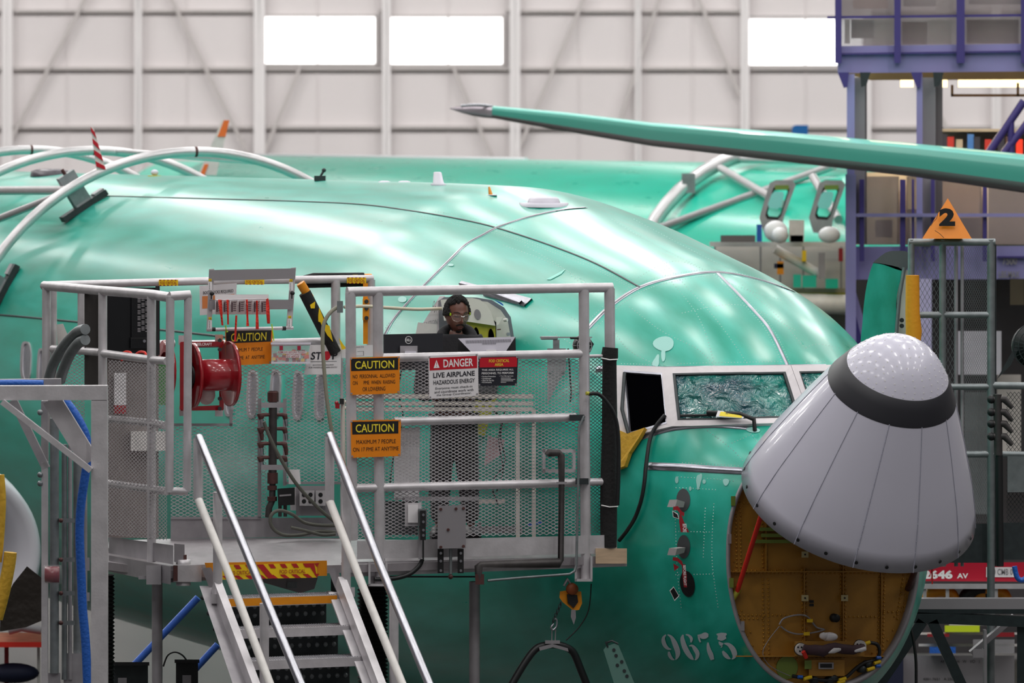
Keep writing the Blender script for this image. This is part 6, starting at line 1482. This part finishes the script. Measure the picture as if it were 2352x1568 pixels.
curve_door([(2004,604),(2034,580),(2060,576),(2086,580),(2086,612),(2072,622),(2030,608)],'door_top',mat('door_top_metal',S(110,118,120),.3,.6))
boxp(D(36.95),2060,620,2086,830,.15).out('door_edge',cream,RD); MB().tube([P(2077,614,36.85),P(2066,680,36.85),P(2059,760,36.85),P(2058,830,36.85)],.014,8).out('door_seal',galv,RD)
for y in (735,748): MB().disc(P(2071,y,36.9),(0,-1,0),.016,.02).out('door_latch',darkst,RD)
AM2=thing('air_manifold','dark air manifold with four angled hose outlets on the cage post','manifold',tuple(P(2295,1300,36.2)))
a2=D(36.2)
MB().tube([a2(2291,905),a2(2293,1045)],.03,12).out('manifold_body',pipe,AM2); MB().tube([a2(2295,1045),a2(2297,1300)],.026,12).out('riser_pipe',blk,AM2)
for y in (917,946,973,1002):
    e_=MB().tube([a2(2276,y),a2(2291,y-2),a2(2308,y),a2(2325,y+20)],.026,10,rs=[.026,.022,.024,.014]).out('hose_outlet',pipe,AM2)
    subpart('outlet_cap',MB().ball(a2(2277,y),.03,6),blk,e_)
for k,pts in enumerate((((2296,762),(2362,712)),((2316,782),(2365,745)))):
    solo('light_tube','bright fluorescent tube beyond the cage at the right edge, %s'%('longer upper one' if k==0 else 'shorter lower one'),'light',MB().tube([P(*pts[0],58),P(*pts[1],58)],.025,8),mat('tube_glow_%d'%k,(1,1,1),.4,emit=(1,1,1),es=1.5))
F2=thing('large_fan','large dark caged fan at the right edge beyond the cage','fan',tuple(P(2360,880,38)))
for r_ in (.17,.13,.09,.05): MB().tube([P(2376,795,38)+Vector((math.cos(a)*r_*.9,-(.17-r_)*.4,math.sin(a)*r_)) for a in [2*math.pi*i/28 for i in range(28)]],.004,5,closed=True).out('cage_ring',darkst,F2)
for k in range(28): a=2*math.pi*k/28; MB().tube([P(2376,795,38)+Vector((math.cos(a)*.05*.9,-.05,math.sin(a)*.05)),P(2376,795,38)+Vector((math.cos(a)*.17*.9,0,math.sin(a)*.17))],.002,4).out('cage_wire',darkst,F2)
panel(D(38),[(2290,870),(2334,790),(2340,800),(2322,838)],.03).out('fan_stand',darkst,F2); MB().lathe([(0,.0),(0,.16),(.1,.16),(.1,0)],P(2376,795,38.05),(0,1,0),24).out('fan_drum',blk,F2)
# ---------------- red cart and truss, lower right ----------------
RC=thing('red_tool_cart','red cart with white lettering 2646 AV behind the nose bulkhead','cart',tuple(P(2230,1360,40)))
c4=D(40)
rq_=[(2112,1292),(2900,1288),(2900,1338),(2112,1334)]
panel(c4,rq_,.6).out('cart_body',redbox,RC); mb=MB(); text_on(mb,c4,rect(2120,1309,2188,1329),'2646',0,0,1,1,.05,.005); text_on(mb,c4,rect(2198,1316,2224,1328),'AV',0,0,1,1,.03,.005); mb.out('cart_lettering',wink,RC)
l=boxp(c4,2265,1302,2330,1325,.005,.008).out('cart_label',wsign,RC); mb=MB(); text_on(mb,c4,rect(2268,1306,2326,1320),'800 CMB 0',0,0,1,1,.01,.011); subpart('label_lettering',mb,graysign,l)
for x0,x1,m in ((2160,2200,redrib),(2190,2215,wpaint),(2215,2252,ylw)): boxp(D(40.3),x0,1285,x1,1294,.2).out('cart_item',m,RC)
for y0,y1 in ((1340,1352),): boxp(c4,2100,y0,2900,y1,.1,.1).out('cart_rail',alu,RC)
for x in (2120,2172,2284): boxp(c4,x,1350,x+8,1372,.05,.08).out('rail_post',alu,RC)
for k,x in enumerate((2160,2245,2280)): MB().tube([P(x+30*math.cos(a),1378+22*math.sin(a),40.2) for a in [math.pi+math.pi*i/12 for i in range(13)]],.05,8).out('coiled_hose',orpost if k!=1 else blk,RC)
TR=thing('steel_truss','dark green steel truss stand to the right of the nose bulkhead','truss',(P(2200,1568,36).x,36,0))
def tb(a_,b_,w_,m=darkst,nm='truss_bar',d=36):
    a=P(*a_,d);b=P(*b_,d); MB().bar(a,b,.1,w_*d/FPX,up=UP if abs(a_[0]-b_[0])>3 else Vector((1,0,0))).out(nm,m,TR)
dg_=mat('truss_green',S(40,50,52),.45,.3,noise=.15)
tb((2100,1385),(2900,1385),24,graysign); tb((2100,1402),(2900,1404),10,dg_); tb((2095,1416),(2900,1448),24,dg_); tb((2118,1425),(1985,1620),24,dg_); tb((2140,1425),(2230,1620),24,dg_); tb((2262,1446),(2262,1620),6,graysign); tb((2230,1500),(2330,1415),12,graysign,d=36.4)
boxp(D(36),2336,1420,2360,1568,.2).out('truss_post',dg_,TR); boxp(D(35.9),2235,1490,2260,1510,.03).out('truss_plate',graysign,TR)
BC=thing('storage_bench','cluttered storage shelf with grey cabinet behind the steel truss','shelf',tuple(P(2220,1568,44)))
c5=D(44)
boxp(c5,2050,1505,2330,1700,.6).out('cabinet_body',graysign,BC); mb=MB(); text_on(mb,c5,rect(2160,1515,2250,1522),'AMENA · H · W · VO · 1',0,0,1,1,0,.005); text_on(mb,c5,rect(2120,1556,2200,1562),'4001-7651   A·250/11',0,0,1,1,0,.005); mb.out('cabinet_lettering',blk,BC)
boxp(c5,2110,1478,2352,1484,.5).out('shelf_board',wpaint,BC); boxp(c5,2110,1452,2352,1457,.5).out('shelf_board',wpaint,BC)
for k,(x0,y0,x1,y1,m,lab) in enumerate(((2170,1436,2250,1451,mat('hiviz',S(220,240,40),.5),'bright yellow-green folded vest on the storage shelf'),(2130,1455,2180,1462,redtag,'dark red tray on the storage shelf'),(2135,1485,2195,1500,blue,'blue bag on the storage shelf'),(2235,1468,2330,1500,clear,'clear plastic bin on the storage shelf'),(2010,1500,2075,1700,navyc,'navy blue bin at the foot of the steel truss'),(2180,1425,2300,1436,beige,'pale long carton on the storage shelf'),(2285,1452,2330,1462,redtag,'dark red folder at the right of the storage shelf'))):
    solo('shelf_item',lab,'box',boxp(D(43.7),x0,y0,x1,y1,.3),m)
solo('hanging_black_cable','black cable hanging beside the right edge of the nose bulkhead','cable',MB().tube([P(*p,35) for p in smoothpath([(2096,1400),(2090,1430),(2098,1470),(2104,1520),(2104,1600)],4)],.01,8),blk)
solo('red_streamer','thin red streamer hanging from the nose cone rim','ribbon',MB().add([P(x,y,32.6) for x,y in ((2138,1289),(2142,1289),(2143,1340),(2140,1342))]+[P(x,y,32.603) for x,y in ((2138,1289),(2142,1289),(2143,1340),(2140,1342))],[(0,1,2,3),(7,6,5,4),(0,4,5,1),(1,5,6,2),(2,6,7,3),(3,7,4,0)]),redrib)
solo('blue_hose_end','blue hose loop at the right edge by the red cart','hose',MB().tube([P(*p,36) for p in smoothpath([(2330,1300),(2336,1325),(2348,1332),(2362,1322)],4)],.018,8),blue)
